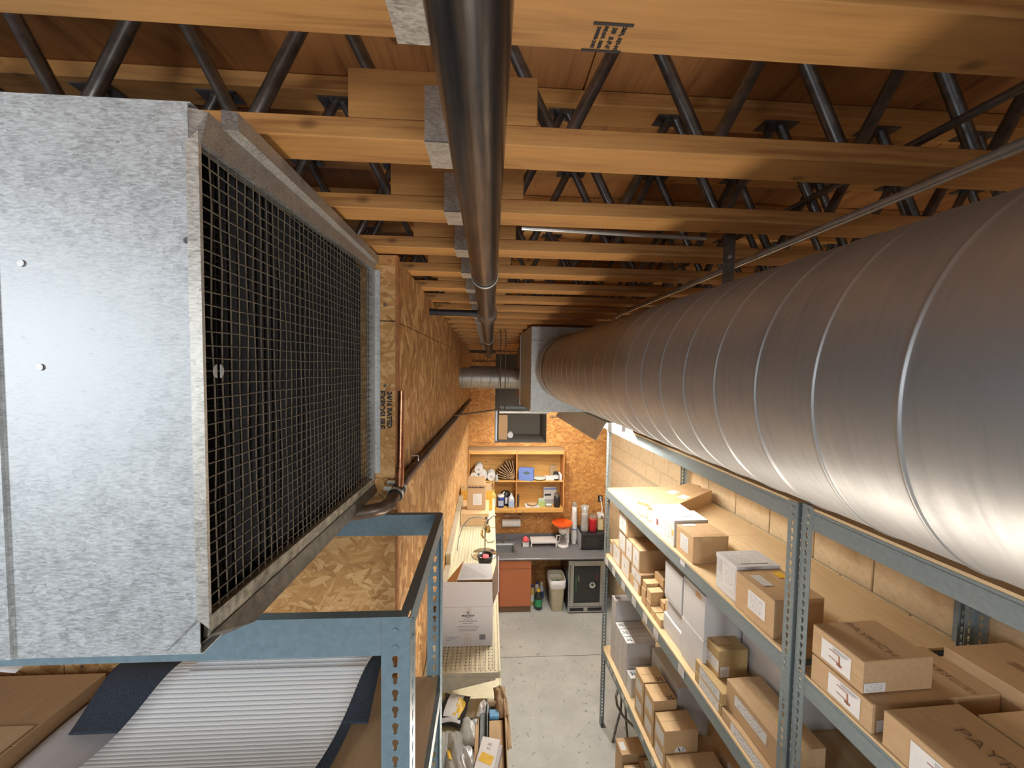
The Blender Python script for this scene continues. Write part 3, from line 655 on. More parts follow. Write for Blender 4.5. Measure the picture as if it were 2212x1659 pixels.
def x_mark(t, W_, L_, H_, face, a, b, s, c1=INK, c2=CYAN):
    c = Vector(fpt(W_, L_, H_, face, a, b, 0.002)); ex, ey = (Vector(q) for q in FACE[face]); nn = ex.cross(ey)
    for k, (ang, mt) in enumerate(((35, c2), (145, c1), (215, c1), (325, c1))):
        d = (ex * math.cos(R(ang)) + ey * math.sin(R(ang))); q = nn.cross(d)
        p = c + d * s * 0.15; e = c + d * s * (0.55 if k != 3 else 0.7)
        m = MB(); w = s * 0.07
        m.add([p - q * w, e - q * w * 1.5, e + q * w * 1.5, p + q * w], [(0, 1, 2, 3)]); m.build('printed_mark', mt, t)

# ------------------------------------------------------------------ rack posts with keyhole slots
POSTS = {}
from mathutils.geometry import tessellate_polygon
def slot_post(h, w, key):
    if key in POSTS: return POSTS[key]
    P_ = 0.0381
    hole = [(0.0075 * math.cos(R(a)), 0.008 + 0.0075 * math.sin(R(a))) for a in range(-45, 226, 30)] + [(-0.0042, -0.001), (-0.0042, -0.009), (0, -0.0115), (0.0042, -0.009), (0.0042, -0.001)]
    outer = [(-w / 2, -P_ / 2), (w / 2, -P_ / 2), (w / 2, P_ / 2), (-w / 2, P_ / 2)]
    tris = tessellate_polygon([[Vector((*p, 0)) for p in outer], [Vector((*p, 0)) for p in hole[::-1]]])
    pts = outer + hole[::-1]
    m = MB(); z = h - 0.10
    m.add([(-w / 2, z + P_ / 2, 0), (w / 2, z + P_ / 2, 0), (w / 2, h, 0), (-w / 2, h, 0)], [(0, 1, 2, 3)])
    while z > 0.06:
        m.add([(p[0], z + p[1], 0) for p in pts], tris); z -= P_
    m.add([(-w / 2, 0, 0), (w / 2, 0, 0), (w / 2, z + P_ / 2, 0), (-w / 2, z + P_ / 2, 0)], [(0, 1, 2, 3)])
    me = bpy.data.meshes.new('post_leaf'); me.from_pydata(m.v, [], m.f)
    bm = bmesh.new(); bm.from_mesh(me); bmesh.ops.remove_doubles(bm, verts=bm.verts, dist=1e-5)
    r = bmesh.ops.extrude_face_region(bm, geom=bm.faces[:]); bmesh.ops.translate(bm, vec=(0, 0, 0.0018), verts=[e for e in r['geom'] if isinstance(e, bmesh.types.BMVert)])
    bmesh.ops.recalc_face_normals(bm, faces=bm.faces); bm.to_mesh(me); bm.free()
    POSTS[key] = me
    return me
def post(parent, x, y, h, w, sx, sy, mat):
    """angle post with its corner at x, y; one slotted leaf spans y (direction sy), the other spans x (direction sx)"""
    e = bpy.data.objects.new('post', MB().box(-0.0015, 0.0015, -0.0015, 0.0015, 0, h).mesh('post')); COL.objects.link(e); e.parent = parent; e.location = (x, y, 0)
    e.data.materials.append(mat)
    a = obj('post_leaf', slot_post(h, w, (h, w)).copy(), mat, e); a.data.transform(basis((0, 1, 0), (0, 0, 1), (0, sy * w / 2, 0)))
    b = obj('post_leaf', slot_post(h, w, (h, w)).copy(), mat, e); b.data.transform(basis((1, 0, 0), (0, 0, 1), (sx * w / 2, 0, 0)))
    for k in range(2):
        MB().cyl((sx * w / 2, -0.004, h - 0.028 - 0.038 * k), (sx * w / 2, 0.004, h - 0.028 - 0.038 * k), 0.007, n=10).build('rivet', mat, e)
        MB().cyl((-0.004, sy * w / 2, h - 0.028 - 0.038 * k), (0.004, sy * w / 2, h - 0.028 - 0.038 * k), 0.007, n=10).build('rivet', mat, e)
    MB().box(min(0, sx * 0.055), max(0, sx * 0.055), min(0, sy * 0.055), max(0, sy * 0.055), 0, 0.004).build('foot_plate', TUBEM, e)
    return e
UF, UB = 1.4537, 2.362
def rack(label, v0, v1, levels, hpost, mat):
    t = thing('storage_rack', label, 'shelving', RP(UF, v0, 0), RA)
    Wd, Ln = UB - UF, v1 - v0
    post(t, 0, 0.0, hpost, 0.050, 1, 1, mat); post(t, 0, Ln, hpost, 0.050, 1, -1, mat)
    post(t, Wd, 0.0, hpost, 0.050, -1, 1, mat); post(t, Wd, Ln, hpost, 0.050, -1, -1, mat)
    for zt in levels:
        for x, s in ((0, 1), (Wd, -1)):
            a, b = (x + 0.0018, x + 0.0045) if s > 0 else (x - 0.0045, x - 0.0018)
            f0, f1 = (b, b + 0.03) if s > 0 else (a - 0.03, a)
            bm = MB().box(a, b, 0.004, Ln - 0.004, zt - 0.0826, zt).box(min(a, f0), max(b, f1), 0.03, Ln - 0.03, zt - 0.014, zt - 0.011).build('beam', mat, t)
            if s > 0:
                for vv in (0.03, Ln * 0.5, Ln - 0.03):
                    for zz in (0.024, 0.058): MB().cyl((a - 0.003, vv, zt - zz), (a + 0.001, vv, zt - zz), 0.006, n=8).build('rivet', EMT, bm)
        for y in (0.03, Ln - 0.03): MB().box(0.01, Wd - 0.01, y - 0.002, y + 0.002, zt - 0.07, zt - 0.012).build('side_tie', mat, t)
        for a, b in ((0.006, Ln / 2 - 0.001), (Ln / 2 + 0.001, Ln - 0.006)):
            MB().box(0.0055 if False else 0.003, Wd - 0.003, a, b, zt + 0.0005, zt + 0.0125).build('shelf_board', PBOARD, t)
    return t
r1 = rack('blue-grey slotted-post storage rack, far bay along the block wall, full of small cartons', 1.553, 4.02, (3.427, 2.700, 1.965, 0.903), 3.435, SLATE)
r2 = rack('blue-grey slotted-post storage rack, near bay at the right with kraft cartons', -0.93, 1.526, (3.427, 2.689, 1.955, 0.903), 3.445, SLATE)
# shelf tags on the beams of the far bay
for v, zt, w, h in ((3.93, 1.965, 0.085, 0.075), (3.72, 1.965, 0.085, 0.075), (3.47, 1.965, 0.085, 0.075), (3.22, 1.965, 0.085, 0.075), (2.99, 1.965, 0.08, 0.07), (2.80, 1.965, 0.08, 0.07), (2.43, 1.965, 0.075, 0.065), (2.46, 2.70, 0.06, 0.035),
                    (3.80, 0.903, 0.06, 0.045), (3.72, 0.903, 0.06, 0.045), (3.62, 0.903, 0.06, 0.045), (3.40, 0.903, 0.06, 0.045), (3.32, 0.903, 0.06, 0.045), (2.98, 0.903, 0.05, 0.035), (2.78, 0.903, 0.05, 0.035)):
    quad(r1, 'shelf_tag', PRINT, (-0.001, v - 1.553, zt - 0.012 - h / 2 + 0.012), (0, -1, 0), (0, 0, 1), w, h)

G = 'cartons on the right-hand rack'
P = PRINT; PF = PRINTF
S1 = 2.7130
# top shelf of the far bay
A33 = R(33)
def longbox(label, u, v):
    t = thing('carton', label, 'box', RP(u, v, S1), RA + A33, G)
    MB().box(-0.463, 0.463, -0.066, 0.066, 0, 0.123).build('carton_body', KRAFTL, t, 0.002)
    for s in (-1, 1): MB().box(-0.463, 0.463, min(s * 0.001, s * 0.066), max(s * 0.001, s * 0.066), 0.1215, 0.124).build('flap', KRAFTL, t)
    quad(t, 'printed_label', PF, (-0.4645, 0, 0.055), (0, -1, 0), (0, 0, 1), 0.118, 0.092)
    quad(t, 'printed_label', PAPER, (0.03, 0.0, 0.1255), (1, 0, 0), (0, 1, 0), 0.12, 0.075)
longbox('long flat kraft carton lying askew on the top shelf, farther of the pair', 1.897, 3.447)
longbox('long flat kraft carton lying askew on the top shelf, nearer of the pair', 1.927, 3.310)
carton('white box with a red label on the top shelf, behind another white box', 1.482, 1.72, 2.812, 2.985, S1, S1 + 0.19, WCARD, [('f', 0.35, 0.6, 0.12, 0.13, PF), ('f', 0.45, 0.42, 0.035, 0.05, REDI, 'red_label')], lid=0.03, group=G)
carton('white lidded box with a yellow sticker on the top shelf, touching a taped kraft carton', 1.476, 1.734, 2.624, 2.805, S1, S1 + 0.202, WCARD, [('f', 0.55, 0.45, 0.12, 0.15, PF), ('f', 0.12, 0.5, 0.014, 0.045, YEL, 'yellow_label'), ('t', 0.5, 0.5, 0.08, 0.05, GCARD)], lid=0.035, group=G)
carton('kraft carton with brown tape folded over its near edge, on the top shelf', 1.479, 1.732, 2.382, 2.598, S1, S1 + 0.187, KRAFT, [('f', 0.5, 0.52, 0.10, 0.11, PF), ('t', 0.3, 0.88, 0.10, 0.035, PF)], tape='edge', group=G)
carton('white mailing box printed with bar codes on its lid, on the top shelf', 1.479, 1.739, 1.957, 2.136, S1, S1 + 0.21, WCARD, [('f', 0.35, 0.6, 0.10, 0.14, PF), ('f', 0.85, 0.72, 0.04, 0.09, GCARD), ('t', 0.35, 0.5, 0.10, 0.12, PF), ('t', 0.68, 0.5, 0.06, 0.12, PF)], lid=0.03, group=G)
carton('big kraft carton with a yellow sticker on top, beside the middle rack posts', 1.466, 1.735, 1.672, 1.944, S1, S1 + 0.196, KRAFT, [('f', 0.42, 0.52, 0.12, 0.10, PF), ('t', 0.25, 0.62, 0.055, 0.10, PF), ('t', 0.78, 0.78, 0.05, 0.06, YEL, 'yellow_label'), ('t', 0.85, 0.55, 0.05, 0.05, PAPER)], tape='v', group=G)
tag(MB().box(-0.016, 0.016, -0.006, 0.006, 0, 0.008).build('cable_clip', BLACK), 'small dark clip lying alone on the bare end of the top shelf', 'clip'); o = bpy.context.scene.objects['cable_clip']; o.location = RP(1.66, 3.58, S1); o.rotation_euler.z = 0.5
# middle shelf of the far bay
S2 = 1.978
def wl_(label, v0, v1, z0, z1, u0=1.50, u1=1.95, lab=(0.5, 0.5, 0.8, 0.85), mat=KRAFT):
    L_ = v1 - v0; H_ = z1 - z0
    t = carton(label, u0, u1, v0, v1, z0, z1, mat, [('f', lab[0], lab[1], L_ * lab[2], H_ * lab[3], PAPER)], group=G)
    lettering('L', min(0.05, H_ * 0.4), GINK, t, basis((0, -1, 0), (0, 0, 1), (-(u1 - u0) / 2 - 0.0022, 0, H_ * 0.5)), 0.001, 'printed_letter')
carton('small kraft carton with a label at the far end of the middle shelf', 1.505, 1.70, 3.905, 3.995, S2, S2 + 0.165, KRAFT, [('f', 0.5, 0.5, 0.06, 0.10, P)], group=G)
wl_('white-labelled kraft carton, bottom of the farthest stack on the middle shelf', 3.665, 3.885, S2, S2 + 0.205)
wl_('white-labelled kraft carton, middle of the farthest stack on the middle shelf', 3.545, 3.725, S2 + 0.207, S2 + 0.407)
wl_('white-labelled kraft carton, topmost of the farthest stack, just under the steel beam', 3.50, 3.712, S2 + 0.409, S2 + 0.609, u0=1.49)
wl_('white-labelled kraft carton, second from the far end in the bottom row of the middle shelf', 3.435, 3.655, S2, S2 + 0.205)
wl_('white-labelled kraft carton in the upper row, between the far stack and the broad-topped one', 3.388, 3.54, S2 + 0.207, S2 + 0.407)
wl_('white-labelled kraft carton with a broad bare top, nearest of the upper row', 3.23, 3.384, S2 + 0.207, S2 + 0.407)
wl_('small white-labelled kraft carton at the near end of the bottom row, under two others', 3.215, 3.425, S2, S2 + 0.10, lab=(0.35, 0.5, 0.45, 0.85))
wl_('white-labelled kraft carton wedged between the small carton and the broad-topped one', 3.19, 3.40, S2 + 0.102, S2 + 0.205, lab=(0.5, 0.5, 0.95, 0.8))
def small(label, u0, u1, v0, v1, z0, z1, mat=KRAFT, **k): carton(label, u0, u1, v0, v1, S2 + z0, S2 + z1, mat, group='small brown cartons on the middle shelf', **k)
small('tiny brown carton, lowest of the far stack of three small ones', 1.485, 1.60, 3.062, 3.14, 0, 0.072)
small('tiny brown carton, middle of the far stack of three small ones', 1.485, 1.60, 3.066, 3.142, 0.074, 0.138)
small('tiny brown carton, topmost of the far stack of three small ones', 1.49, 1.60, 3.06, 3.135, 0.140, 0.205, KRAFTL)
small('tiny brown carton, lower of a pair stacked at the shelf edge', 1.485, 1.60, 2.972, 3.052, 0, 0.088)
small('tiny brown carton, upper of a pair stacked at the shelf edge', 1.49, 1.60, 2.976, 3.05, 0.090, 0.178, KRAFTL)
small('brown carton at the bottom of the back stack behind the tiny ones', 1.61, 1.92, 2.995, 3.15, 0, 0.115)
small('brown carton in the middle of the back stack behind the tiny ones', 1.61, 1.92, 3.0, 3.15, 0.117, 0.20)
small('flat brown carton on top of the back stack, half in the beam shadow', 1.60, 1.92, 2.99, 3.14, 0.202, 0.27, KRAFTL)
small('low brown carton at the shelf edge, third from the white boxes', 1.485, 1.56, 2.89, 2.965, 0, 0.066, KRAFTL)
small('narrow upright brown carton standing behind the low one', 1.565, 1.632, 2.90, 2.965, 0, 0.13, KRAFTL)
small('low brown carton at the shelf edge next to the white boxes', 1.485, 1.558, 2.80, 2.885, 0, 0.062, KRAFTL)
small('brown carton, lower of the pair right beside the white boxes', 1.565, 1.75, 2.80, 2.888, 0, 0.085)
small('brown carton, upper of the pair right beside the white boxes', 1.57, 1.75, 2.802, 2.89, 0.087, 0.175, KRAFTL)
small('brown carton with a white sheet taped on its top', 1.645, 1.95, 2.90, 2.985, 0, 0.165, labels=[('t', 0.45, 0.55, 0.24, 0.06, PAPER)])
GW = 'plain white boxes on the middle shelf'
carton('white flat box jutting out at the bottom left of the white boxes', 1.51, 1.9, 2.538, 2.79, S2, S2 + 0.138, WCARD, [('f', 0.9, 0.5, 0.02, 0.05, GCARD)], lid=0.12, group=GW)
carton('white box in the middle of the left stack of white boxes', 1.52, 1.9, 2.545, 2.77, S2 + 0.14, S2 + 0.275, WCARD, [('f', 0.9, 0.5, 0.015, 0.05, GCARD)], group=GW)
carton('tall white box on top of the left stack, printed at its upper corner', 1.50, 1.9, 2.532, 2.768, S2 + 0.277, S2 + 0.56, WCARD, [('f', 0.8, 0.85, 0.05, 0.03, PF)], lid=0.26, group=GW)
carton('white box with a printed line, lower box of the right white stack', 1.50, 1.9, 2.262, 2.515, S2, S2 + 0.285, WCARD, [('f', 0.6, 0.72, 0.07, 0.025, PF)], lid=0.27, group=GW)
carton('tall white box right under the beam, upper box of the right white stack', 1.50, 1.9, 2.26, 2.515, S2 + 0.287, S2 + 0.585, WCARD, [('f', 0.7, 0.88, 0.06, 0.03, PF), ('f', 0.3, 0.88, 0.06, 0.04, KRAFTL, 'stain')], group=GW)
carton('large pale white box standing deep on the middle shelf behind the olive carton', 1.75, 2.15, 1.90, 2.24, S2, S2 + 0.50, WCARD, group=GW, seam=None)
carton('thin olive carton with a long white label, lower of the flat pair', 1.472, 1.82, 2.028, 2.30, S2, S2 + 0.068, KRAFTY, [('f', 0.45, 0.5, 0.20, 0.06, P)], group=G)
carton('thin olive carton with a long white label, upper of the flat pair', 1.474, 1.82, 2.026, 2.302, S2 + 0.070, S2 + 0.140, KRAFTY, [('f', 0.45, 0.5, 0.20, 0.06, P)], group=G)
carton('olive carton with a white label wrapped round its corner, on the flat pair', 1.522, 1.712, 2.135, 2.315, S2 + 0.142, S2 + 0.315, KRAFTY, [('f', 0.5, 0.40, 0.18, 0.075, P), ('n', 0.2, 0.22, 0.06, 0.065, PF), ('t', 0.35, 0.5, 0.10, 0.08, KRAFTL, 'tape_patch')], group=G)
carton('flat kraft carton with a long label under the taped carton', 1.470, 1.75, 1.62, 2.022, S2, S2 + 0.066, KRAFT, [('f', 0.45, 0.5, 0.28, 0.055, P)], group=G)
carton('long kraft carton sealed with shiny clear tape along its top', 1.500, 1.712, 1.60, 2.032, S2 + 0.068, S2 + 0.232, KRAFT, [('f', 0.55, 0.62, 0.24, 0.062, P)], tape='v', group=G)
# low shelf of the far bay
S3 = 0.916
GX = 'white cartons with a cross mark on the low shelf'
for k, (v0, v1) in enumerate(((3.762, 3.872), (3.652, 3.758), (3.542, 3.648), (3.447, 3.538))):
    w = ['farthest', 'second farthest', 'third farthest', 'nearest'][k]
    carton(f'white cross-marked carton in the bottom tier of the low shelf, {w} of four', 1.50, 1.79, v0, v1, S3, S3 + 0.222, GCARD, group=GX, seam='u')
    t = carton(f'white cross-marked carton in the second tier of the low shelf, {w} of four', 1.50, 1.79, v0, v1, S3 + 0.224, S3 + 0.446, GCARD, group=GX, seam='u')
    if k: quad(t, 'white_sticker', PAPER, (-0.105, 0, 0.2245), (1, 0, 0), (0, 1, 0), 0.075, (v1 - v0) * 0.96); x_mark(t, 0.29, v1 - v0, 0.224, 't', 0.14, 0.5, 0.045)
t = carton('white cross-marked carton alone on the third tier of the low shelf', 1.50, 1.79, 3.765, 3.872, S3 + 0.448, S3 + 0.668, GCARD, group=GX, seam='u')
x_mark(t, 0.29, 0.107, 0.222, 't', 0.14, 0.5, 0.045)
t = carton('single low white cross-marked carton in front of the white tiers', 1.50, 1.72, 3.335, 3.437, S3, S3 + 0.19, WCARD, group=GX, seam='u')
x_mark(t, 0.22, 0.10, 0.192, 't', 0.2, 0.5, 0.045)
t = carton('pale lavender-white carton behind the kraft pair on the low shelf', 1.73, 2.02, 2.93, 3.40, S3, S3 + 0.43, WCARD, group=GX, seam='u')
for s, v0, v1, u1, w in (('farther', 3.052, 3.222, 1.69, 0), ('nearer', 2.866, 3.036, 1.69, 1)):
    carton(f'white-labelled kraft carton, lower one of the {s} kraft stack on the low shelf', 1.49, u1, v0, v1, S3, S3 + 0.195, KRAFT, [('f', 0.5, 0.55, 0.11, 0.10, P)], group=G)
    t = carton(f'kraft carton with a black cross, topmost of the {s} stack on the low shelf', 1.49, u1, v0, v1, S3 + 0.197, S3 + 0.393, KRAFTL, [('f', 0.5, 0.45, 0.11, 0.10, P)], group=G, seam='u')
    x_mark(t, 0.2, v1 - v0, 0.199, 't', 0.75, 0.12, 0.05, INK, INK)
carton('flat kraft carton under the one with a half-round white sticker', 1.49, 1.75, 2.672, 2.842, S3, S3 + 0.14, KRAFT, [('f', 0.5, 0.5, 0.12, 0.09, P)], group=G)
t = carton('kraft carton with a half-round white sticker on its near end, low shelf', 1.49, 1.76, 2.674, 2.840, S3 + 0.142, S3 + 0.325, KRAFTL, [('f', 0.5, 0.5, 0.13, 0.10, P)], group=G, seam='u')
m = MB(); m.add([(-0.01 + 0.045 * math.cos(R(a)), -0.0845, 0.012 + 0.045 * math.sin(R(a))) for a in range(0, 181, 15)], [tuple(range(13))]); m.build('half_round_sticker', PAPER, t)
m = MB(); m.add([(-0.03, -0.0852, 0.045), (-0.023, -0.0852, 0.050), (-0.007, -0.0852, 0.018), (-0.014, -0.0852, 0.014)], [(0, 1, 2, 3)]); m.build('printed_mark', INK, t)
m = MB(); m.add([(0.003, -0.0852, 0.016), (0.010, -0.0852, 0.014), (0.024, -0.0852, 0.044), (0.017, -0.0852, 0.048)], [(0, 1, 2, 3)]); m.build('printed_mark', BLUEC, t)
carton('wide low kraft carton at the bottom of the picture on the low shelf', 1.495, 1.88, 2.25, 2.664, S3, S3 + 0.145, KRAFTL, group=G, seam='v')
carton('kraft carton with a label standing deep on the low shelf under the beam', 1.93, 2.25, 2.30, 2.66, S3, S3 + 0.19, KRAFT, [('f', 0.5, 0.5, 0.16, 0.14, P)], group=G)
# on the floor under the far bay
carton('kraft carton with a label on the floor under the rack, farthest of three', 1.44, 1.80, 3.345, 3.51, 0.0, 0.345, KRAFT, [('t', 0.1, 0.5, 0.05, 0.08, P)], group='cartons on the floor under the rack')
carton('narrow kraft carton with a label on the floor, nearest the aisle', 1.44, 1.585, 3.15, 3.30, 0.0, 0.29, KRAFT, [('t', 0.4, 0.6, 0.10, 0.07, P)], group='cartons on the floor under the rack')
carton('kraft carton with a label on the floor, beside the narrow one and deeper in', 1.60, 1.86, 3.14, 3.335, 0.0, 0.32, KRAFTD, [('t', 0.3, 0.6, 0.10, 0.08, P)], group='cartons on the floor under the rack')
t = thing('hand_truck', 'bent grey tube frame of a hand truck on the floor under the far rack', 'cart', RP(1.58, 3.72, 0), RA)
MB().tube([(0.10, 0.28, 0.46), (0.04, 0.20, 0.485), (-0.015, 0.12, 0.47), (-0.03, 0.05, 0.44), (0.0, -0.05, 0.41), (0.06, -0.15, 0.40), (0.16, -0.28, 0.42)], 0.013, 10).build('tube_frame', TUBEM, t)
MB().tube([(0.05, 0.13, 0.48), (0.03, 0.09, 0.34), (-0.01, 0.085, 0.20), (-0.055, 0.08, 0.0)], 0.012, 10).build('leg', TUBEM, t)
MB().tube([(0.08, 0.10, 0.46), (0.08, 0.05, 0.2), (0.09, 0.0, 0.0)], 0.012, 10).build('leg', TUBEM, t)
# near bay
S1b = 2.702
def faucet_label(t, W_, L_, H_, a, b, w, h):
    quad(t, 'printed_label', PAPER, fpt(W_, L_, H_, 'f', a, b), (0, -1, 0), (0, 0, 1), w, h)
    c = Vector(fpt(W_, L_, H_, 'f', a, b, 0.002)); cop = ROSE
    def bar(p, q, wd):
        p = c + Vector((0, -p[0] * w, p[1] * h)); q = c + Vector((0, -q[0] * w, q[1] * h)); d = (q - p).normalized(); n = Vector((1, 0, 0)).cross(d) * wd
        m = MB(); m.add([p - n, q - n, q + n, p + n], [(0, 1, 2, 3)]); m.build('printed_picture', cop, t)
    bar((-0.22, 0.22), (0.12, 0.2), 0.0018); bar((0.12, 0.22), (0.14, -0.30), 0.003); bar((-0.22, -0.12), (0.14, -0.16), 0.0018); bar((0.04, -0.22), (0.22, -0.22), 0.005)
    m = MB(); 
    for k in range(3):
        z = c.z + h * (0.40 - 0.06 * k); m.add([(c.x, c.y + w * 0.1, z), (c.x, c.y - w * (0.45 - 0.06 * k), z), (c.x, c.y - w * (0.45 - 0.06 * k), z + 0.002), (c.x, c.y + w * 0.1, z + 0.002)], [(0, 1, 2, 3)])
    stuff(m.build('printed_lines', GINK, t))
t = carton('wide kraft carton under the other one with a tap picture, near bay of the rack', 1.458, 2.00, 1.20, 1.452, S1b, S1b + 0.115, KRAFT, group=G, seam=None)
faucet_label(t, 0.542, 0.252, 0.115, 0.42, 0.5, 0.13, 0.085)
quad(t, 'printed_label', PAPER, (-0.225, -0.1272, 0.03), (1, 0, 0), (0, 0, 1), 0.05, 0.045)
lettering('PAYRICH', 0.045, KRAFTD, t, basis((0, -1, 0), (1, 0, 0), (0.17, -0.02, 0.1165)), 0.001)
t = carton('kraft carton with a tap picture, on top of the wide one in the near bay', 1.460, 1.757, 1.24, 1.455, S1b + 0.117, S1b + 0.245, KRAFT, group=G, seam=None)
faucet_label(t, 0.297, 0.215, 0.128, 0.5, 0.45, 0.125, 0.085)
quad(t, 'printed_label', P, (-0.098, -0.1087, 0.024), (1, 0, 0), (0, 0, 1), 0.09, 0.036)
lettering('PAYRICH', 0.048, BINK, t, basis((0, -1, 0), (1, 0, 0), (0.0, 0.0, 0.1285)), -0.0012)
t = carton('kraft carton lying flat behind the wide one against the rear post', 2.015, 2.33, 0.86, 1.392, S1b, S1b + 0.158, KRAFTL, group=G, seam=None)
lettering('PAYRICH', 0.055, KRAFTD, t, basis((0, -1, 0), (1, 0, 0), (0.0, 0.05, 0.1595)), 0.001)
t = carton('big kraft carton with a tap picture nearest the camera at the lower right', 1.462, 1.765, 0.66, 1.165, S1b, S1b + 0.13, KRAFT, group=G, seam=None)
faucet_label(t, 0.303, 0.505, 0.13, 0.66, 0.42, 0.17, 0.10)
lettering('PAYRICH', 0.062, BINK, t, basis((0, -1, 0), (1, 0, 0), (0.02, 0.04, 0.1305)), -0.0014)
carton('kraft carton beside the nearest one at the right edge of the picture', 1.785, 2.15, 0.62, 1.125, S1b, S1b + 0.122, KRAFTL, group=G, seam='u')
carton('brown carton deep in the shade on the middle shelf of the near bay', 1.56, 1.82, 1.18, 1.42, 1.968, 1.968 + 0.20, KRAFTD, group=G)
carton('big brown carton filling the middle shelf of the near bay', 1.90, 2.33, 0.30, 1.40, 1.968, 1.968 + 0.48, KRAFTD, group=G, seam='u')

# ------------------------------------------------------------------ left rack
t = thing('storage_rack', 'blue-grey slotted-post rack at the lower left under the sheet-metal box', 'shelving', (-0.168, 0.816, 0))
HP = 3.482
LR = 0.588; LX = -1.95
post(t, 0, 0, HP, 0.060, -1, 1, BLUE); post(t, 0, LR, HP, 0.055, -1, -1, BLUE)
post(t, LX, 0, HP, 0.060, 1, 1, BLUE); post(t, LX, LR, HP, 0.055, 1, -1, BLUE)
for zt, deck in ((HP, False), (2.845, True), (1.9, True), (0.9, True)):
    e = 0.0018
    MB().box(LX + 0.06, -0.061, -0.002, 0.001, zt - 0.083, zt).box(LX + 0.03, -0.004, -0.002, 0.021, zt, zt + 0.0025).build('beam', BLUE, t)
    MB().box(LX + 0.055, -0.003, LR - 0.001, LR + 0.002, zt - 0.083, zt).box(LX + 0.03, -0.004, LR - 0.021, LR + 0.002, zt, zt + 0.0025).build('beam', BLUE, t)
    b = MB().box(-0.001, 0.002, 0.055, LR - 0.055, zt - 0.05, zt).box(-0.022, 0.002, 0.022, LR - 0.022, zt, zt + 0.0025).build('side_tie', SLATE, t)
    MB().box(LX - 0.001, LX + 0.002, 0.06, LR - 0.055, zt - 0.05, zt).build('side_tie', SLATE, t)
    if deck: MB().box(LX + 0.01, -0.012, 0.01, LR - 0.006, zt + 0.003, zt + 0.015).build('shelf_board', PBDARK, t)
LZ = 2.861
# carpet pieces
def wave(y): 
    s = (y - 0.86) / 0.50
    return 0.020 + 0.030 * math.exp(-((s - 0.10) / 0.22) ** 2) + 0.098 * math.exp(-((s - 0.96) / 0.27) ** 2)
def sheet(name, x0, x1, y0, y1, mat, dz, parent, skew0=0.0, skew1=0.0, nu=10, nv=40, th=0.005):
    def fn(a, b):
        y = y0 + (y1 - y0) * b
        xa = x0 + skew0 * b; xb = x1 + skew1 * b
        return (xa + (xb - xa) * a, y, LZ + wave(y) + dz)
    m = MB(); m.grid(fn, nu, nv, th); o = m.build(name, mat, parent)
    uv = o.data.uv_layers.new(name='uv')
    for l in o.data.loops:
        v = o.data.vertices[l.vertex_index].co; uv.data[l.index].uv = (v.x, (v.y - 0.8) * 2.0)
    return o
t = thing('carpet_sample', 'ridged white-backed carpet piece flipped over on navy carpet, under the blue beam', 'carpet', (0, 0, 0))
sheet('navy_underlayer', -1.255, -0.37, 1.175, 1.385, NAVY, 0.0, t, -0.02, 0.0)
sheet('navy_underlayer', -1.10, -0.475, 0.86, 1.19, NAVY, -0.001, t, 0.06, 0.055)
sheet('white_backing', -1.195, -0.525, 0.86, 1.375, RIB, 0.006, t, 0.145, 0.12)
m = MB(); m.grid(lambda a, b: (-1.0 + 0.58 * a, 1.29 + 0.065 * math.sin(R(150) * b) , LZ + wave(1.30) + 0.014 + 0.030 * (1 - math.cos(R(150) * b)) / 1.8), 6, 14, 0.004)
o = m.build('rolled_edge', RIB, t); uv = o.data.uv_layers.new(name='uv')
for l in o.data.loops:
    v = o.data.vertices[l.vertex_index].co; uv.data[l.index].uv = (v.x, v.z * 2.4 + v.y)
m = MB(); m.grid(lambda a, b: (-1.335 + 0.30 * a + 0.02 * b, 0.90 + 0.46 * b, LZ + 0.008 + 0.02 * math.sin(3 * a + 2 * b) ** 2), 8, 10, 0.001)
tag(m.build('paper_sheet', GCARD), 'smooth pale paper sheet lying between the brown carton and the navy carpet', 'paper')
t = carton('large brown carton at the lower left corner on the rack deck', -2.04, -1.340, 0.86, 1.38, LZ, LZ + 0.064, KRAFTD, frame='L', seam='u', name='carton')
MB().box(-0.34, 0.335, -0.25, 0.06, 0.065, 0.068).build('overlapping_flap', KRAFT, t)
m = MB(); m.grid(lambda a, b: (-2.0 + 0.42 * a, 1.33 + 0.06 * b, LZ + 0.075 + 0.05 * math.sin(2.2 * a) + 0.01 * b), 8, 4, 0.002)
tag(m.build('paper_roll_edge', PAPER), 'curled white paper on top of the large brown carton', 'paper')

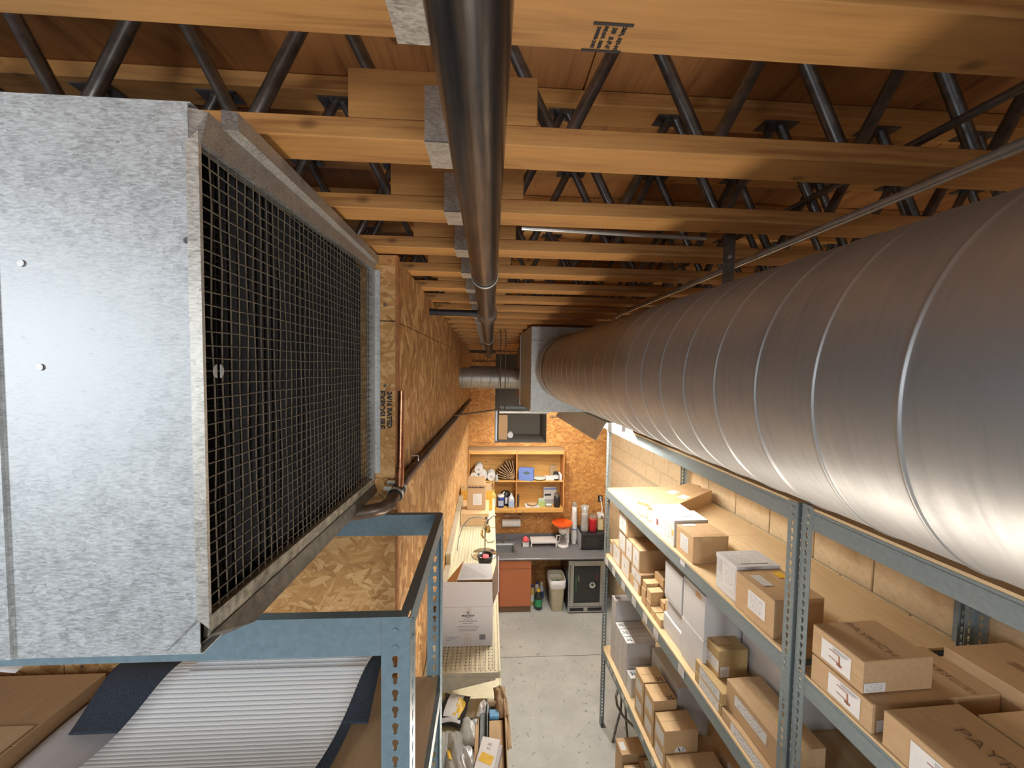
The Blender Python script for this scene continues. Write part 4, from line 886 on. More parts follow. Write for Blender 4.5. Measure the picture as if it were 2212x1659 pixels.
# ------------------------------------------------------------------ gondola shelving along the left wall
t = thing('gondola_shelving', 'cream metal shop shelving with ribbed and perforated shelves along the left wall', 'shelving', (0, 0, 0))
for y0, y1, zt in ((1.50, 2.195, 2.30), (2.20, 3.105, 2.38), (3.11, 4.06, 2.462), (4.065, 4.98, 2.462)):
    MB().box(-0.348, -0.305, y0, y1, 0.02, zt).build('back_panel', CREAM, t, 0.003)
    MB().box(-0.349, -0.303, y0 + 0.004, y1 - 0.004, zt - 0.001, zt + 0.006).build('top_cap', CREAMD, t)
def shelf(y0, y1, z, x1, ribs, perf):
    MB().box(-0.303, x1, y0, y1, z - 0.010, z).build('shelf', CREAM, t)
    MB().box(x1 - 0.004, x1 + 0.010, y0, y1, z - 0.040, z + 0.004).build('shelf_lip', CREAM, t, 0.003)
    MB().box(-0.303, x1, y0 - 0.002, y0, z - 0.036, z).build('shelf_end', CREAMD, t)
    for ye in (y0 - 0.005, y1 + 0.001):
        MB().prism([(-0.305, z - 0.015), (x1 - 0.02, z - 0.030), (x1 - 0.02, z - 0.045), (-0.305, z - 0.125)], 1, ye, ye + 0.003).build('shelf_bracket', CREAMD, t)
    if ribs:
        m = MB(); n = 13
        for k in range(n):
            x = -0.285 + (x1 - 0.02 + 0.285) * k / (n - 1); m.box(x - 0.004, x + 0.004, y0 + 0.012, y1 - 0.012, z, z + 0.0035)
        stuff(m.build('shelf_ribs', CREAM, t))
        m = MB()
        for k in range(n - 1):
            x = -0.285 + (x1 - 0.02 + 0.285) * (k + 0.5) / (n - 1); m.box(x - 0.003, x + 0.003, y0 + 0.012, y1 - 0.012, z, z + 0.0006)
        stuff(m.build('shelf_slots', CREAMD, t))
    if perf:
        m = MB()
        for i in range(18):
            for j in range(20):
                cx = -0.285 + (x1 + 0.265) * i / 17; cy = y0 + 0.03 + 0.0255 * j
                if cy > y0 + 0.52: continue
                m.add([(cx + 0.0042 * math.cos(R(60 * q)), cy + 0.0042 * math.sin(R(60 * q)), z + 0.0006) for q in range(6)], [tuple(range(6))])
        stuff(m.build('perforations', plain('perforation_dark', (0.10, 0.09, 0.06), 0.9) if 'perforation_dark' not in MATS else MATS['perforation_dark'], t))
shelf(3.125, 4.055, 2.280, 0.068, True, False)
shelf(4.07, 4.97, 2.280, 0.068, True, False)
shelf(2.185, 3.10, 2.215, 0.075, True, True)
shelf(1.50, 2.18, 2.060, 0.095, False, False)
shelf(2.20, 3.10, 1.70, 0.10, False, False)
shelf(3.125, 4.055, 1.70, 0.10, False, False)
MB().box(-0.30, 0.12, 1.5, 4.97, 0.0, 0.16).build('base_deck', CREAM, t)
o = quad(t, 'shelf_tag', YEL, (0.083, 2.06, 2.064), (1, 0, 0), (0, 1, 0), 0.018, 0.09)
# open white box
t = thing('open_box', 'open white shipping box with raised flaps and a printed front, on the perforated shelf', 'box', (-0.125, 2.40, 2.2165))
bw, bl, bh = 0.325, 0.315, 0.262
hw = bw / 2
MB().box(-hw, hw, 0, 0.004, 0, bh).build('front_panel', GCARD, t)
MB().box(-hw, hw, bl - 0.004, bl, 0, bh).build('back_panel', KRAFT, t)
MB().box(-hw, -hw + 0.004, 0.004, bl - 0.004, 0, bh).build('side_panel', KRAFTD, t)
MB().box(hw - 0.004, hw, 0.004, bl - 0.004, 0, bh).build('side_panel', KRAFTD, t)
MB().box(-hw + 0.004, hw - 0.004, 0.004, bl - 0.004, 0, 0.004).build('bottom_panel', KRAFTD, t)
MB().hexa([(-hw, 0.0, bh), (hw, 0.0, bh), (hw, 0.004, bh), (-hw, 0.004, bh)], [(-hw + 0.004, 0.018, bh + 0.155), (hw - 0.006, 0.018, bh + 0.148), (hw - 0.006, 0.022, bh + 0.148), (-hw + 0.004, 0.022, bh + 0.155)]).build('flap', GCARD, t)
MB().hexa([(hw - 0.004, 0.002, bh), (hw, 0.002, bh), (hw, bl, bh), (hw - 0.004, bl, bh)], [(hw + 0.034, -0.02, bh + 0.115), (hw + 0.038, -0.02, bh + 0.115), (hw + 0.044, bl + 0.02, bh + 0.165), (hw + 0.040, bl + 0.02, bh + 0.165)]).build('flap', WCARD, t)
MB().hexa([(-hw + 0.06, bl - 0.004, bh), (hw, bl - 0.004, bh), (hw, bl, bh), (-hw + 0.06, bl, bh)], [(-hw + 0.09, bl + 0.11, bh + 0.06), (hw - 0.01, bl + 0.115, bh + 0.05), (hw - 0.01, bl + 0.118, bh + 0.052), (-hw + 0.09, bl + 0.114, bh + 0.062)]).build('flap', WCARD, t)
MB().hexa([(-hw, 0.004, bh), (-hw + 0.004, 0.004, bh), (-hw + 0.004, bl, bh), (-hw, bl, bh)], [(-hw + 0.075, 0.03, bh + 0.12), (-hw + 0.079, 0.03, bh + 0.12), (-hw + 0.115, bl + 0.08, bh + 0.10), (-hw + 0.111, bl + 0.08, bh + 0.10)]).build('flap', KRAFTL, t)
fr = lambda x, z: basis((1, 0, 0), (0, 0, 1), (x, -0.0015, z))
MB().box(-hw, hw, -0.0008, 0.0, bh - 0.002, bh - 0.0005).build('score_line', GINK, t)
MB().box(-0.022, 0.028, -0.0006, 0.0, 0.0, 0.088).box(-0.022, 0.028, -0.0006, 0.0, 0.185, 0.262).build('tape', plain('clear_tape', (0.56, 0.52, 0.51), 0.25), t)
m = MB()
for a, b in ((0, 1), (1, 2), (2, 3), (3, 0)):
    pa = [(0, 0.0095), (0.0095, 0), (0, -0.0095), (-0.0095, 0)]; p, q = pa[a], pa[b]
    m.add([(0.003 + p[0], -0.0012, 0.224 + p[1]), (0.003 + q[0], -0.0012, 0.224 + q[1]), (0.003 + q[0] * 0.5, -0.0012, 0.224 + q[1] * 0.5), (0.003 + p[0] * 0.5, -0.0012, 0.224 + p[1] * 0.5)], [(0, 1, 2, 3)])
m.build('printed_logo', INK, t)
lettering('BRIGHTECH', 0.0150, INK, t, fr(0.003, 0.203), 0.0004)
lettering('LIGHTING', 0.0065, INK, t, fr(0.003, 0.192))
for s, z, sz in (('Floor Lamp / LED', 0.178, 0.008), ('Thank you for choosing Brightech', 0.167, 0.0085), ('Designed in California', 0.153, 0.007), ('Please retain this carton until you have checked', 0.134, 0.007), ('that all of the parts listed in the manual are inside', 0.124, 0.007), ('Questions or missing parts? Please contact', 0.113, 0.007), ('support before returning the product', 0.104, 0.007)):
    lettering(s, sz, GINK, t, fr(0.003, z))
for k in range(3): lettering(('Assembly required  Indoor use only', 'Do not discard packaging', 'Made in China')[k], 0.006, GINK, t, fr(-0.138, 0.064 - 0.011 * k), align='LEFT')
m = MB()
bx = 0.078
for k in range(14):
    w = (0.0012, 0.002, 0.0008, 0.0026)[(k * 5) % 4]; m.box(bx, bx + w, -0.0012, -0.0002, 0.042, 0.076); bx += w + 0.0012
stuff(m.build('bar_code', INK, t))
# faucet display, pot
t = thing('display_faucet', 'chrome display tap on a tall stem with a round foot and a thin grey hose', 'faucet', (-0.03, 3.47, 2.284))
MB().lathe([(0.112, 0), (0.118, 0.004), (0.112, 0.010), (0.03, 0.014), (0.022, 0.03), (0.012, 0.035)], n=32).build('foot_disc', CHROME, t)
MB().cyl((0, 0, 0.03), (0.004, 0, 0.27), 0.008, n=12).build('stem', CHROME, t)
MB().cyl((-0.004, 0, 0.24), (0.022, 0, 0.34), 0.019, n=14).lathe([(0.0, 0.0), (0.024, 0.008), (0.026, 0.02), (0.018, 0.034), (0.0, 0.036)], (0.018, 0, 0.315), 16).build('tap_body', CHROME, t)
MB().tube([(0.03, 0, 0.325), (0.06, 0, 0.345), (0.098, -0.005, 0.375)], [0.008, 0.010, 0.006], 10).build('lever', WHITEP, t)
MB().tube([(0.012, 0, 0.15), (0.03, -0.01, 0.12), (0.07, -0.02, 0.125), (0.092, -0.02, 0.145)], [0.009, 0.009, 0.008, 0.006], 10).build('spout', CREAM, t)
MB().lathe([(0.02, 0), (0.024, 0.01), (0.016, 0.03), (0.02, 0.045), (0.01, 0.06)], (0.032, -0.01, 0.215), 14).build('brass_valve', BRASS, t)
MB().tube([(-0.012, 0, 0.155), (-0.028, -0.01, 0.19), (-0.02, -0.01, 0.235)], 0.009, 10).build('brass_valve', BRASS, t)
MB().tube([(-0.005, 0, 0.335), (-0.07, 0.03, 0.345), (-0.15, 0.05, 0.315), (-0.21, 0.05, 0.24), (-0.245, 0.05, 0.12), (-0.255, 0.05, 0.01)], 0.006, 8).build('hose', GREYP, t)
t = thing('black_pot', 'black plastic pot holding a red and white piece, near the edge of the ribbed shelf', 'pot', (-0.022, 3.225, 2.284))
MB().lathe([(0.042, 0), (0.050, 0.055), (0.060, 0.062), (0.068, 0.120), (0.063, 0.120), (0.055, 0.066), (0.04, 0.02), (0.0, 0.02)], n=28).build('pot_body', BLACK, t)
MB().hexa([(-0.03, -0.03, 0.085), (0.03, -0.035, 0.085), (0.035, 0.02, 0.085), (-0.02, 0.03, 0.085)], [(-0.022, -0.03, 0.112), (0.025, -0.03, 0.106), (0.03, 0.02, 0.118), (-0.018, 0.025, 0.122)]).build('red_piece', PINK, t, 0.006)
MB().box(-0.05, -0.02, -0.03, 0.005, 0.07, 0.10).build('white_piece', WHITEP, t, 0.006)
t = thing('cleaner_bottle', 'white bottle with yellow label behind the open box by the cabinet', 'bottle', (0.045, 3.02, 2.2165))
MB().lathe([(0.026, 0), (0.028, 0.005), (0.028, 0.07), (0.018, 0.09), (0.010, 0.095), (0.010, 0.115), (0.0, 0.115)], n=18).build('bottle_body', WHITEP, t)
MB().cyl((0, 0, 0.018), (0, 0, 0.06), 0.0288, n=18).build('bottle_label', YEL, t)
# boxes at the far end of the shelves
ZA = 2.2845
t = carton('wide low kraft carton at the far end of the cream shelf, carrying other boxes', -0.300, 0.008, 4.10, 4.54, ZA, ZA + 0.135, KRAFTL, frame='L', seam='u')
t = carton('tall open-topped kraft carton with a white bar-code label, on the wide carton', -0.236, -0.030, 4.21, 4.34, ZA + 0.1365, ZA + 0.42, KRAFT, [('n', 0.55, 0.42, 0.096, 0.125, PF)], frame='L', seam=None)
MB().hexa([(-0.103, -0.065, 0.283), (0.103, -0.065, 0.283), (0.103, -0.061, 0.283), (-0.103, -0.061, 0.283)], [(-0.09, -0.02, 0.365), (0.095, -0.02, 0.365), (0.095, -0.016, 0.365), (-0.09, -0.016, 0.365)]).build('flap', KRAFTL, t)
lettering('AIR-BORN SMALL', 0.024, INK, t, basis((1, 0, 0), (0, 0, 1), (0.0, -0.067, 0.255)), 0.0006)
t = thing('open_box', 'open yellow carton with raised pale flaps behind the tall kraft carton', 'box', (-0.14, 4.56, ZA))
MB().box(-0.19, 0.19, 0, 0.004, 0, 0.235).build('front_panel', YELB, t)
MB().box(-0.19, 0.19, 0.26, 0.264, 0, 0.235).build('back_panel', YELB, t)
MB().box(-0.19, -0.186, 0.004, 0.26, 0, 0.235).build('side_panel', YELB, t)
MB().box(0.186, 0.19, 0.004, 0.26, 0, 0.235).build('side_panel', YELB, t)
MB().hexa([(-0.19, 0.0, 0.235), (-0.08, 0.0, 0.235), (-0.08, 0.004, 0.235), (-0.19, 0.004, 0.235)], [(-0.19, -0.02, 0.325), (-0.08, -0.02, 0.325), (-0.08, -0.016, 0.325), (-0.19, -0.016, 0.325)]).build('flap', YELL, t)
MB().hexa([(0.186, 0.0, 0.235), (0.19, 0.0, 0.235), (0.19, 0.26, 0.235), (0.186, 0.26, 0.235)], [(0.206, 0.0, 0.335), (0.21, 0.0, 0.335), (0.21, 0.26, 0.325), (0.206, 0.26, 0.325)]).build('flap', YELL, t)
MB().hexa([(0.08, 0.0, 0.235), (0.19, 0.0, 0.235), (0.19, 0.004, 0.235), (0.08, 0.004, 0.235)], [(0.08, 0.05, 0.305), (0.19, 0.05, 0.325), (0.19, 0.054, 0.325), (0.08, 0.054, 0.305)]).build('flap', KRAFT, t)

# ------------------------------------------------------------------ packages heaped on the nearest cream shelf
ZC = 2.0615
def crumple(name, label, cat, x, y, z, lx, ly, lz, rz, mat, amp=0.012, seed=1, n=12, parts=(), group=None):
    t = thing(name, label, cat, (x, y, z), rz, group)
    rnd = random.Random(seed)
    ph = [rnd.uniform(0, 6.28) for _ in range(8)]
    def bumpf(a, b): return amp * (math.sin(a * 9 + ph[0]) * math.sin(b * 7 + ph[1]) + 0.6 * math.sin(a * 17 + b * 11 + ph[2]) + 0.4 * math.sin(a * 5 - b * 19 + ph[3]))
    def fn(a, b):
        e = (1 - (2 * a - 1) ** 4) * (1 - (2 * b - 1) ** 4)
        return ((a - 0.5) * lx * (1 + 0.05 * math.sin(b * 9 + ph[4])), (b - 0.5) * ly * (1 + 0.04 * math.sin(a * 8 + ph[5])), 0.004 + lz * e + bumpf(a, b) * e * 0.8 + 0.002)
    m = MB(); m.grid(fn, n, n, 0.003); m.build('bag_skin' if 'bag' in name or 'mailer' in name else name + '_sheet', mat, t)
    def at(a, b, dz=0.004): p = fn(a, b); return (p[0], p[1], p[2] + dz)
    for pn, a, b, w, h, mt, rr in parts:
        def g(i, j):
            ca, cb = i - 0.5, j - 0.5
            u = a + (ca * w * math.cos(rr) - cb * h * math.sin(rr)) / lx; v = b + (ca * w * math.sin(rr) + cb * h * math.cos(rr)) / ly
            return at(min(max(u, 0), 1), min(max(v, 0), 1))
        mm = MB(); mm.grid(g, 5, 5); mm.build(pn, mt, t)
    return t
GP = 'packages heaped on the near cream shelf'
crumple('mailer_bag', 'black and white mailer bag with a bright yellow label, topmost of the heap', 'bag', -0.185, 2.085, ZC + 0.02, 0.15, 0.19, 0.035, R(-12), BLACK, 0.006, 3, 12, (('white_label', 0.55, 0.5, 0.085, 0.15, PAPER, 0.0), ('yellow_label', 0.78, 0.42, 0.04, 0.10, YEL, -0.1), ('white_stripe', 0.5, 0.06, 0.14, 0.014, PAPER, 0.1)), GP)
crumple('poly_bag', 'grey padded bag with black edge lying right of the clear bags', 'bag', -0.085, 1.95, ZC + 0.02, 0.105, 0.15, 0.03, R(-8), plain('grey_poly', (0.46, 0.48, 0.47), 0.3), 0.008, 5, 12, (('black_edge', 0.95, 0.45, 0.014, 0.13, BLACK, 0.06), ('black_top', 0.7, 0.97, 0.06, 0.03, BLACK, 0)), GP)
crumple('poly_bag', 'crumpled clear bag with a yellow strip at the left of the heap', 'bag', -0.215, 1.83, ZC + 0.015, 0.07, 0.26, 0.045, R(-4), POLY, 0.014, 8, 14, (('yellow_strip', 0.3, 0.5, 0.014, 0.14, YEL, 0.05),), GP)
crumple('poly_bag', 'crumpled clear bag in the middle of the heap, holding beige parts', 'bag', -0.150, 1.80, ZC + 0.02, 0.10, 0.30, 0.05, R(6), POLY, 0.016, 11, 14, (('yellow_strip', 0.25, 0.48, 0.016, 0.07, YEL, 0.1), ('beige_part', 0.45, 0.12, 0.07, 0.06, KRAFTL, 0.1)), GP)
crumple('poly_bag', 'silvery bubble bag folded in layers under the grey padded bag', 'bag', -0.085, 1.76, ZC + 0.01, 0.085, 0.24, 0.05, R(10), plain('silver_poly', (0.55, 0.56, 0.56), 0.25, 0.2), 0.014, 14, 14, (), GP)
t = thing('card', 'white card with a yellow label lying across the packages', 'card', (0.005, 1.745, ZC + 0.085), R(-14))
MB().box(-0.045, 0.045, -0.12, 0.105, 0, 0.006).build('card_sheet', PAPER, t, 0.001)
quad(t, 'yellow_label', YEL, (0.0, 0.0, 0.0068), (0.97, -0.2, 0), (0.2, 0.97, 0), 0.066, 0.045)
lettering('A5', 0.018, GINK, t, basis((1, 0, 0), (0, 1, 0), (0.0, 0.07, 0.0065))); lettering('FC', 0.016, GINK, t, basis((1, 0, 0), (0, 1, 0), (0.0, 0.047, 0.0065))); lettering('K 20', 0.018, GINK, t, basis((0, 1, 0), (-1, 0, 0), (0.0, -0.085, 0.0065)))
MB().box(0.045, 0.062, -0.12, 0.08, -0.03, 0.004).build('card_sleeve', GCARD, t)
crumple('crumpled_paper', 'crumpled white paper with dark writing among the packages', 'paper', -0.015, 2.055, ZC + 0.03, 0.065, 0.10, 0.035, R(-15), PAPER, 0.014, 21, 10, (('black_stripe', 0.5, 0.3, 0.06, 0.006, BLACK, 0.25),), GP)
t = thing('open_tray', 'long open cardboard tray at the aisle edge of the near cream shelf', 'box', (0.062, 1.86, ZC))
MB().box(-0.055, 0.045, -0.34, 0.22, 0, 0.004).build('tray_bottom', KRAFTD, t)
MB().box(0.041, 0.045, -0.34, 0.22, 0.004, 0.085).build('side_panel', KRAFT, t)
MB().box(-0.055, -0.051, -0.34, 0.22, 0.004, 0.085).build('side_panel', SLATE, t)
MB().box(-0.051, 0.041, 0.216, 0.22, 0.004, 0.07).build('end_panel', KRAFT, t)
tag(MB().box(0.018, 0.092, 1.70, 1.985, ZC + 0.006, ZC + 0.05).build('carton', KRAFTL, None, 0.003), 'long plain kraft carton lying inside the open tray', 'box', GP)
tag(MB().box(0.020, 0.072, 1.995, 2.04, ZC + 0.006, ZC + 0.06).build('blue_box', SKYB, None, 0.002), 'small sky-blue box at the far end of the open tray', 'box', GP)
tag(MB().box(-0.03, 0.0, 1.66, 2.02, ZC + 0.003, ZC + 0.06).build('steel_channel', SLATE, None, 0.002), 'grey-blue metal channel lying along the open tray', 'channel', GP)
tag(MB().box(-0.055, -0.034, 1.75, 2.0, ZC + 0.003, ZC + 0.05).build('wood_strip', KRAFTL, None, 0.002), 'thin tan wooden strip beside the grey-blue channel', 'strip', GP)
t = crumple('parts_bag', 'bagged tan sponge-like block at the near end of the open tray', 'bag', 0.058, 1.665, ZC + 0.05, 0.06, 0.11, 0.03, 0.05, KRAFTL, 0.004, 31, 10, (('clear_film', 0.5, 0.85, 0.055, 0.03, GREYP, 0),), GP)
crumple('kraft_paper', 'torn brown kraft paper hanging over the aisle edge of the near cream shelf', 'paper', 0.085, 2.10, ZC + 0.045, 0.07, 0.20, 0.03, R(5), BAGBR, 0.014, 41, 12, (), GP)
crumple('kraft_paper', 'brown kraft paper strip along the aisle edge beside the tray', 'paper', 0.116, 1.98, ZC + 0.02, 0.03, 0.26, 0.02, R(2), KRAFT, 0.008, 43, 12, (), GP)

# ------------------------------------------------------------------ kitchenette at the far end
CTZ = 0.925
t = thing('countertop', 'grey laminate worktop with a raised back edge along the far wall', 'countertop', (0, 0, 0))
m = MB()
m.box(-0.34, 0.115, 6.03, 6.735, CTZ - 0.038, CTZ).box(0.115, 0.475, 6.03, 6.14, CTZ - 0.038, CTZ).box(0.115, 0.475, 6.60, 6.735, CTZ - 0.038, CTZ).box(0.475, 2.12, 6.03, 6.735, CTZ - 0.038, CTZ)
m.build('worktop_slab', LAM, t)
MB().cyl((-0.34, 6.03, CTZ - 0.019), (2.12, 6.03, CTZ - 0.019), 0.0195, n=16).build('front_nosing', LAM, t)
MB().box(-0.34, 2.12, 6.705, 6.735, CTZ, CTZ + 0.10).build('splashback', LAM, t, 0.004)
t = thing('sink', 'small stainless sink set in the grey worktop', 'sink', (0.295, 6.37, CTZ))
o = MB()
def ring(z, mx, my): return [(-mx, -my, z), (mx, -my, z), (mx, my, z), (-mx, my, z)]
vs = ring(0.003, 0.190, 0.245) + ring(0.005, 0.150, 0.165) + ring(-0.02, 0.142, 0.157) + ring(-0.15, 0.13, 0.145)
o.add(vs, [(i, (i + 1) % 4, 4 + (i + 1) % 4, 4 + i) for i in range(4)] + [(4 + i, 4 + (i + 1) % 4, 8 + (i + 1) % 4, 8 + i) for i in range(4)] + [(8 + i, 8 + (i + 1) % 4, 12 + (i + 1) % 4, 12 + i) for i in range(4)] + [(12, 13, 14, 15)])
o.build('basin', SINKM, t)
MB().cyl((0, 0, -0.149), (0, 0, -0.146), 0.03, n=16).build('drain', CHROME, t)
MB().tube([(0.0, 0.205, 0.0), (0.0, 0.205, 0.09), (0.0, 0.19, 0.125), (0.0, 0.13, 0.13), (0.0, 0.10, 0.10)], 0.010, 10).build('tap_spout', CHROME, t)
for s in (-1, 1): MB().cyl((s * 0.08, 0.205, 0), (s * 0.08, 0.205, 0.04), 0.018, 0.013, 12).tube([(s * 0.08, 0.205, 0.04), (s * 0.11, 0.19, 0.06)], 0.007, 8).build('tap_handle', CHROME, t)
t = thing('base_cabinet', 'terracotta base cabinet with a drawer and a door under the worktop', 'cabinet', (0, 6.06, 0))
MB().box(-0.33, 0.715, 0.0, 0.62, 0.10, 0.74).build('cabinet_body', TERRA, t)
MB().box(-0.33, 0.715, 0.0, 0.018, 0.74, 0.884).build('front_rail', TERRA, t)
MB().box(0.697, 0.715, 0.018, 0.62, 0.74, 0.884).build('side_board', TERRA, t)
MB().box(-0.33, 0.715, 0.012, 0.62, 0.0, 0.10).build('toe_kick', plain('brown_toe_kick', (0.14, 0.08, 0.045), 0.6), t)
for x0, x1 in ((-0.32, 0.19), (0.20, 0.71)):
    MB().box(x0, x1, -0.018, 0.0, 0.115, 0.735).build('door', TERRA, t, 0.002)
    MB().box(x0, x1, -0.018, 0.0, 0.742, 0.876).build('drawer', TERRA, t, 0.002)
t = thing('bar_fridge', 'stainless glass-door bar fridge under the right end of the worktop', 'fridge', (1.315, 5.985, 0))
MB().box(0.0, 0.60, 0.05, 0.60, 0.02, 0.875).build('fridge_body', BLACK, t)
MB().box(0, 0.60, 0.58, 0.60, 0.1, 0.85).build('back_wall', BLACK, t)
for a in ((0.0, 0.09, 0.125, 0.875), (0.525, 0.60, 0.125, 0.875), (0.09, 0.525, 0.80, 0.875), (0.09, 0.525, 0.125, 0.185)):
    MB().box(a[0], a[1], 0.0, 0.048, a[2], a[3]).build('door_frame', STAIN, t, 0.003)
MB().box(0.088, 0.527, 0.018, 0.022, 0.183, 0.802).build('glass_pane', plain('fridge_glass_black', (0.018, 0.019, 0.02), 0.06), t)
MB().box(0.0, 0.60, 0.01, 0.05, 0.02, 0.115).build('toe_grille', STAIN, t)
for x in (0.03, 0.33): MB().box(x, x + 0.23, 0.006, 0.012, 0.045, 0.095).build('grille_slot', BLACK, t)
MB().cyl((0.035, -0.035, 0.20), (0.035, -0.035, 0.80), 0.010, n=12).cyl((0.035, 0, 0.25), (0.035, -0.035, 0.25), 0.007, n=8).cyl((0.035, 0, 0.75), (0.035, -0.035, 0.75), 0.007, n=8).build('door_handle', STAIN, t)
g = 'things seen in the fridge door'
MB().cyl((0.40, 0.0135, 0.47), (0.40, 0.0125, 0.47), 0.05, n=20).build('pale_sticker', GREYP, t); MB().cyl((0.40, 0.0122, 0.48), (0.40, 0.0118, 0.48), 0.024, n=16).build('sticker_center', BLACK, t)
MB().cyl((0.48, 0.0175, 0.55), (0.48, 0.0175, 0.66), 0.012, n=10).build('red_bottle_shape', plain('fridge_red', (0.12, 0.03, 0.025), 0.3), t)
MB().cyl((0.13, 0.0175, 0.36), (0.13, 0.0175, 0.62), 0.011, n=10).build('green_bottle_shape', plain('fridge_green', (0.03, 0.08, 0.04), 0.3), t)
MB().cyl((0.17, 0.0175, 0.54), (0.17, 0.0175, 0.64), 0.012, n=10).build('pale_bottle_shape', plain('fridge_pale', (0.13, 0.12, 0.10), 0.3), t)
t = thing('waste_bin', 'beige plastic waste bin lined with a white bag, under the worktop', 'bin', (1.155, 6.20, 0))
def rr_box(prof, mat, name):
    m = MB(); n = 20; vs = []
    for (hx, hy, z, rd) in prof:
        for k in range(n):
            a = 2 * math.pi * k / n; ca, sa = math.cos(a), math.sin(a); pw = 0.35
            vs.append((hx * math.copysign(abs(ca) ** pw, ca), hy * math.copysign(abs(sa) ** pw, sa), z))
    m.add(vs, [(j * n + k, j * n + (k + 1) % n, (j + 1) * n + (k + 1) % n, (j + 1) * n + k) for j in range(len(prof) - 1) for k in range(n)], True)
    if prof[-1][0] < 0.2 and name != 'liner': m.add(vs[-n:], [tuple(range(n))])
    return m.build(name, mat, t)
rr_box([(0.095, 0.13, 0.0, 0), (0.098, 0.133, 0.003, 0), (0.128, 0.17, 0.50, 0), (0.132, 0.175, 0.52, 0), (0.122, 0.165, 0.52, 0), (0.10, 0.14, 0.2, 0)], BIN, 'bin_body')
rr_box([(0.136, 0.18, 0.40, 0), (0.142, 0.186, 0.45, 0), (0.137, 0.181, 0.535, 0), (0.128, 0.170, 0.535, 0), (0.115, 0.155, 0.42, 0)], plain('white_bin_liner', (0.72, 0.72, 0.73), 0.35, 0, 0.06), 'liner')
MB().lathe([(0.115, 0.40), (0.09, 0.425), (0.05, 0.41), (0.0, 0.43)], n=14).build('rubbish', GCARD, t); MB().box(0.0, 0.06, -0.05, 0.03, 0.41, 0.445).build('rubbish', GREEN, t, 0.008); MB().box(-0.07, -0.03, -0.03, 0.02, 0.41, 0.44).build('rubbish', BAGBR, t, 0.006)
def bottle(label, x, y, z, r, h, mat, capm, labm=None, name='bottle', caph=0.03, group=None):
    t = thing(name, label, 'bottle', (x, y, z), 0, group)
    MB().lathe([(r * 0.9, 0), (r, 0.006), (r, h * 0.66), (r * 0.85, h * 0.78), (r * 0.4, h * 0.88), (r * 0.4, h * 0.93)], n=18).build('bottle_body', mat, t)
    MB().cyl((0, 0, h * 0.9), (0, 0, h * 0.9 + caph), r * 0.45, n=14).build('cap', capm, t)
    if labm: MB().cyl((0, 0, h * 0.18), (0, 0, h * 0.55), r * 1.02, n=18).build('bottle_label', labm, t)
    return t
bottle('big dark bottle with a green label and yellow cap on the floor by the cabinet', 0.852, 6.16, 0, 0.066, 0.32, BLACK, YEL, GREEN)
bottle('yellow bottle with a blue cap behind the big dark bottle', 0.76, 6.28, 0, 0.045, 0.33, plain('yellow_liquid', (0.55, 0.40, 0.12), 0.3), DBLUE, PAPER)
bottle('pale spray bottle against the plywood behind the big dark bottle', 0.93, 6.36, 0, 0.04, 0.33, GREYP, WHITEP, DBLUE)
bottle('white detergent bottle with a blue cap beside the spray bottle', 0.86, 6.42, 0, 0.04, 0.30, WHITEP, DBLUE)
t = tag(MB().box(1.10, 1.16, 6.60, 6.66, 0.62, 0.90).build('water_filter', WHITEP, None, 0.012), 'white filter cartridge hanging under the worktop', 'filter')
# microwave and what stands on it
t = thing('microwave', 'black microwave oven at the right end of the worktop', 'microwave', (1.79, 6.27, CTZ + 0.001))
MB().box(-0.205, 0.205, 0.0, 0.36, 0.012, 0.275).build('microwave_body', BLACK, t, 0.004)
MB().box(-0.2, 0.12, -0.006, 0.001, 0.02, 0.268).build('door', BLACK, t, 0.002)
m = MB(); m.add([(-0.04 + 0.115 * math.cos(R(a)), -0.0068, 0.145 + 0.085 * math.sin(R(a))) for a in range(0, 360, 15)], [tuple(range(24))]); m.build('door_window', plain('microwave_window', (0.035, 0.034, 0.03), 0.1), t)
MB().box(-0.216, -0.206, 0.02, 0.34, 0.012, 0.25).build('side_panel', GREYP, t)
for sx in (-0.18, 0.18):
    MB().box(sx - 0.012, sx + 0.012, 0.05, 0.07, 0, 0.012).build('foot', BLACK, t)
    MB().box(sx - 0.012, sx + 0.012, 0.28, 0.30, 0, 0.012).build('foot', BLACK, t)
ZM = CTZ + 0.2765
t = thing('coffee_dispenser', 'grey one-cup dispenser with a flared top, standing on the microwave', 'appliance', (1.672, 6.42, ZM))
MB().lathe([(0.058, 0), (0.066, 0.012), (0.064, 0.10), (0.056, 0.21), (0.060, 0.22), (0.060, 0.30), (0.054, 0.315), (0.0, 0.32)], n=20).build('dispenser_body', GREYP, t)
MB().lathe([(0.056, 0.315), (0.05, 0.33), (0.072, 0.43), (0.066, 0.43), (0.044, 0.335), (0.0, 0.335)], n=20).build('flared_top', plain('silver_plastic', (0.55, 0.55, 0.54), 0.3, 0.3), t)
t = thing('glass_jar', 'dark red jar with a clear lid, standing on the microwave', 'jar', (1.815, 6.42, ZM))
MB().lathe([(0.06, 0), (0.066, 0.01), (0.066, 0.20), (0.056, 0.225), (0.0, 0.225)], n=22).build('jar_body', RED, t)
MB().lathe([(0.060, 0.226), (0.066, 0.232), (0.066, 0.262), (0.058, 0.285), (0.0, 0.29)], n=22).build('lid', GLASS, t)
MB().cyl((0, 0, 0.205), (0, 0, 0.222), 0.0675, n=22).build('band', PINK, t)
t = thing('can_opener', 'cream electric can opener on the microwave, plugged into the wall', 'appliance', (1.955, 6.40, ZM))
MB().box(-0.05, 0.045, 0, 0.10, 0, 0.27).build('opener_body', plain('cream_plastic', (0.66, 0.60, 0.36), 0.4), t, 0.012)
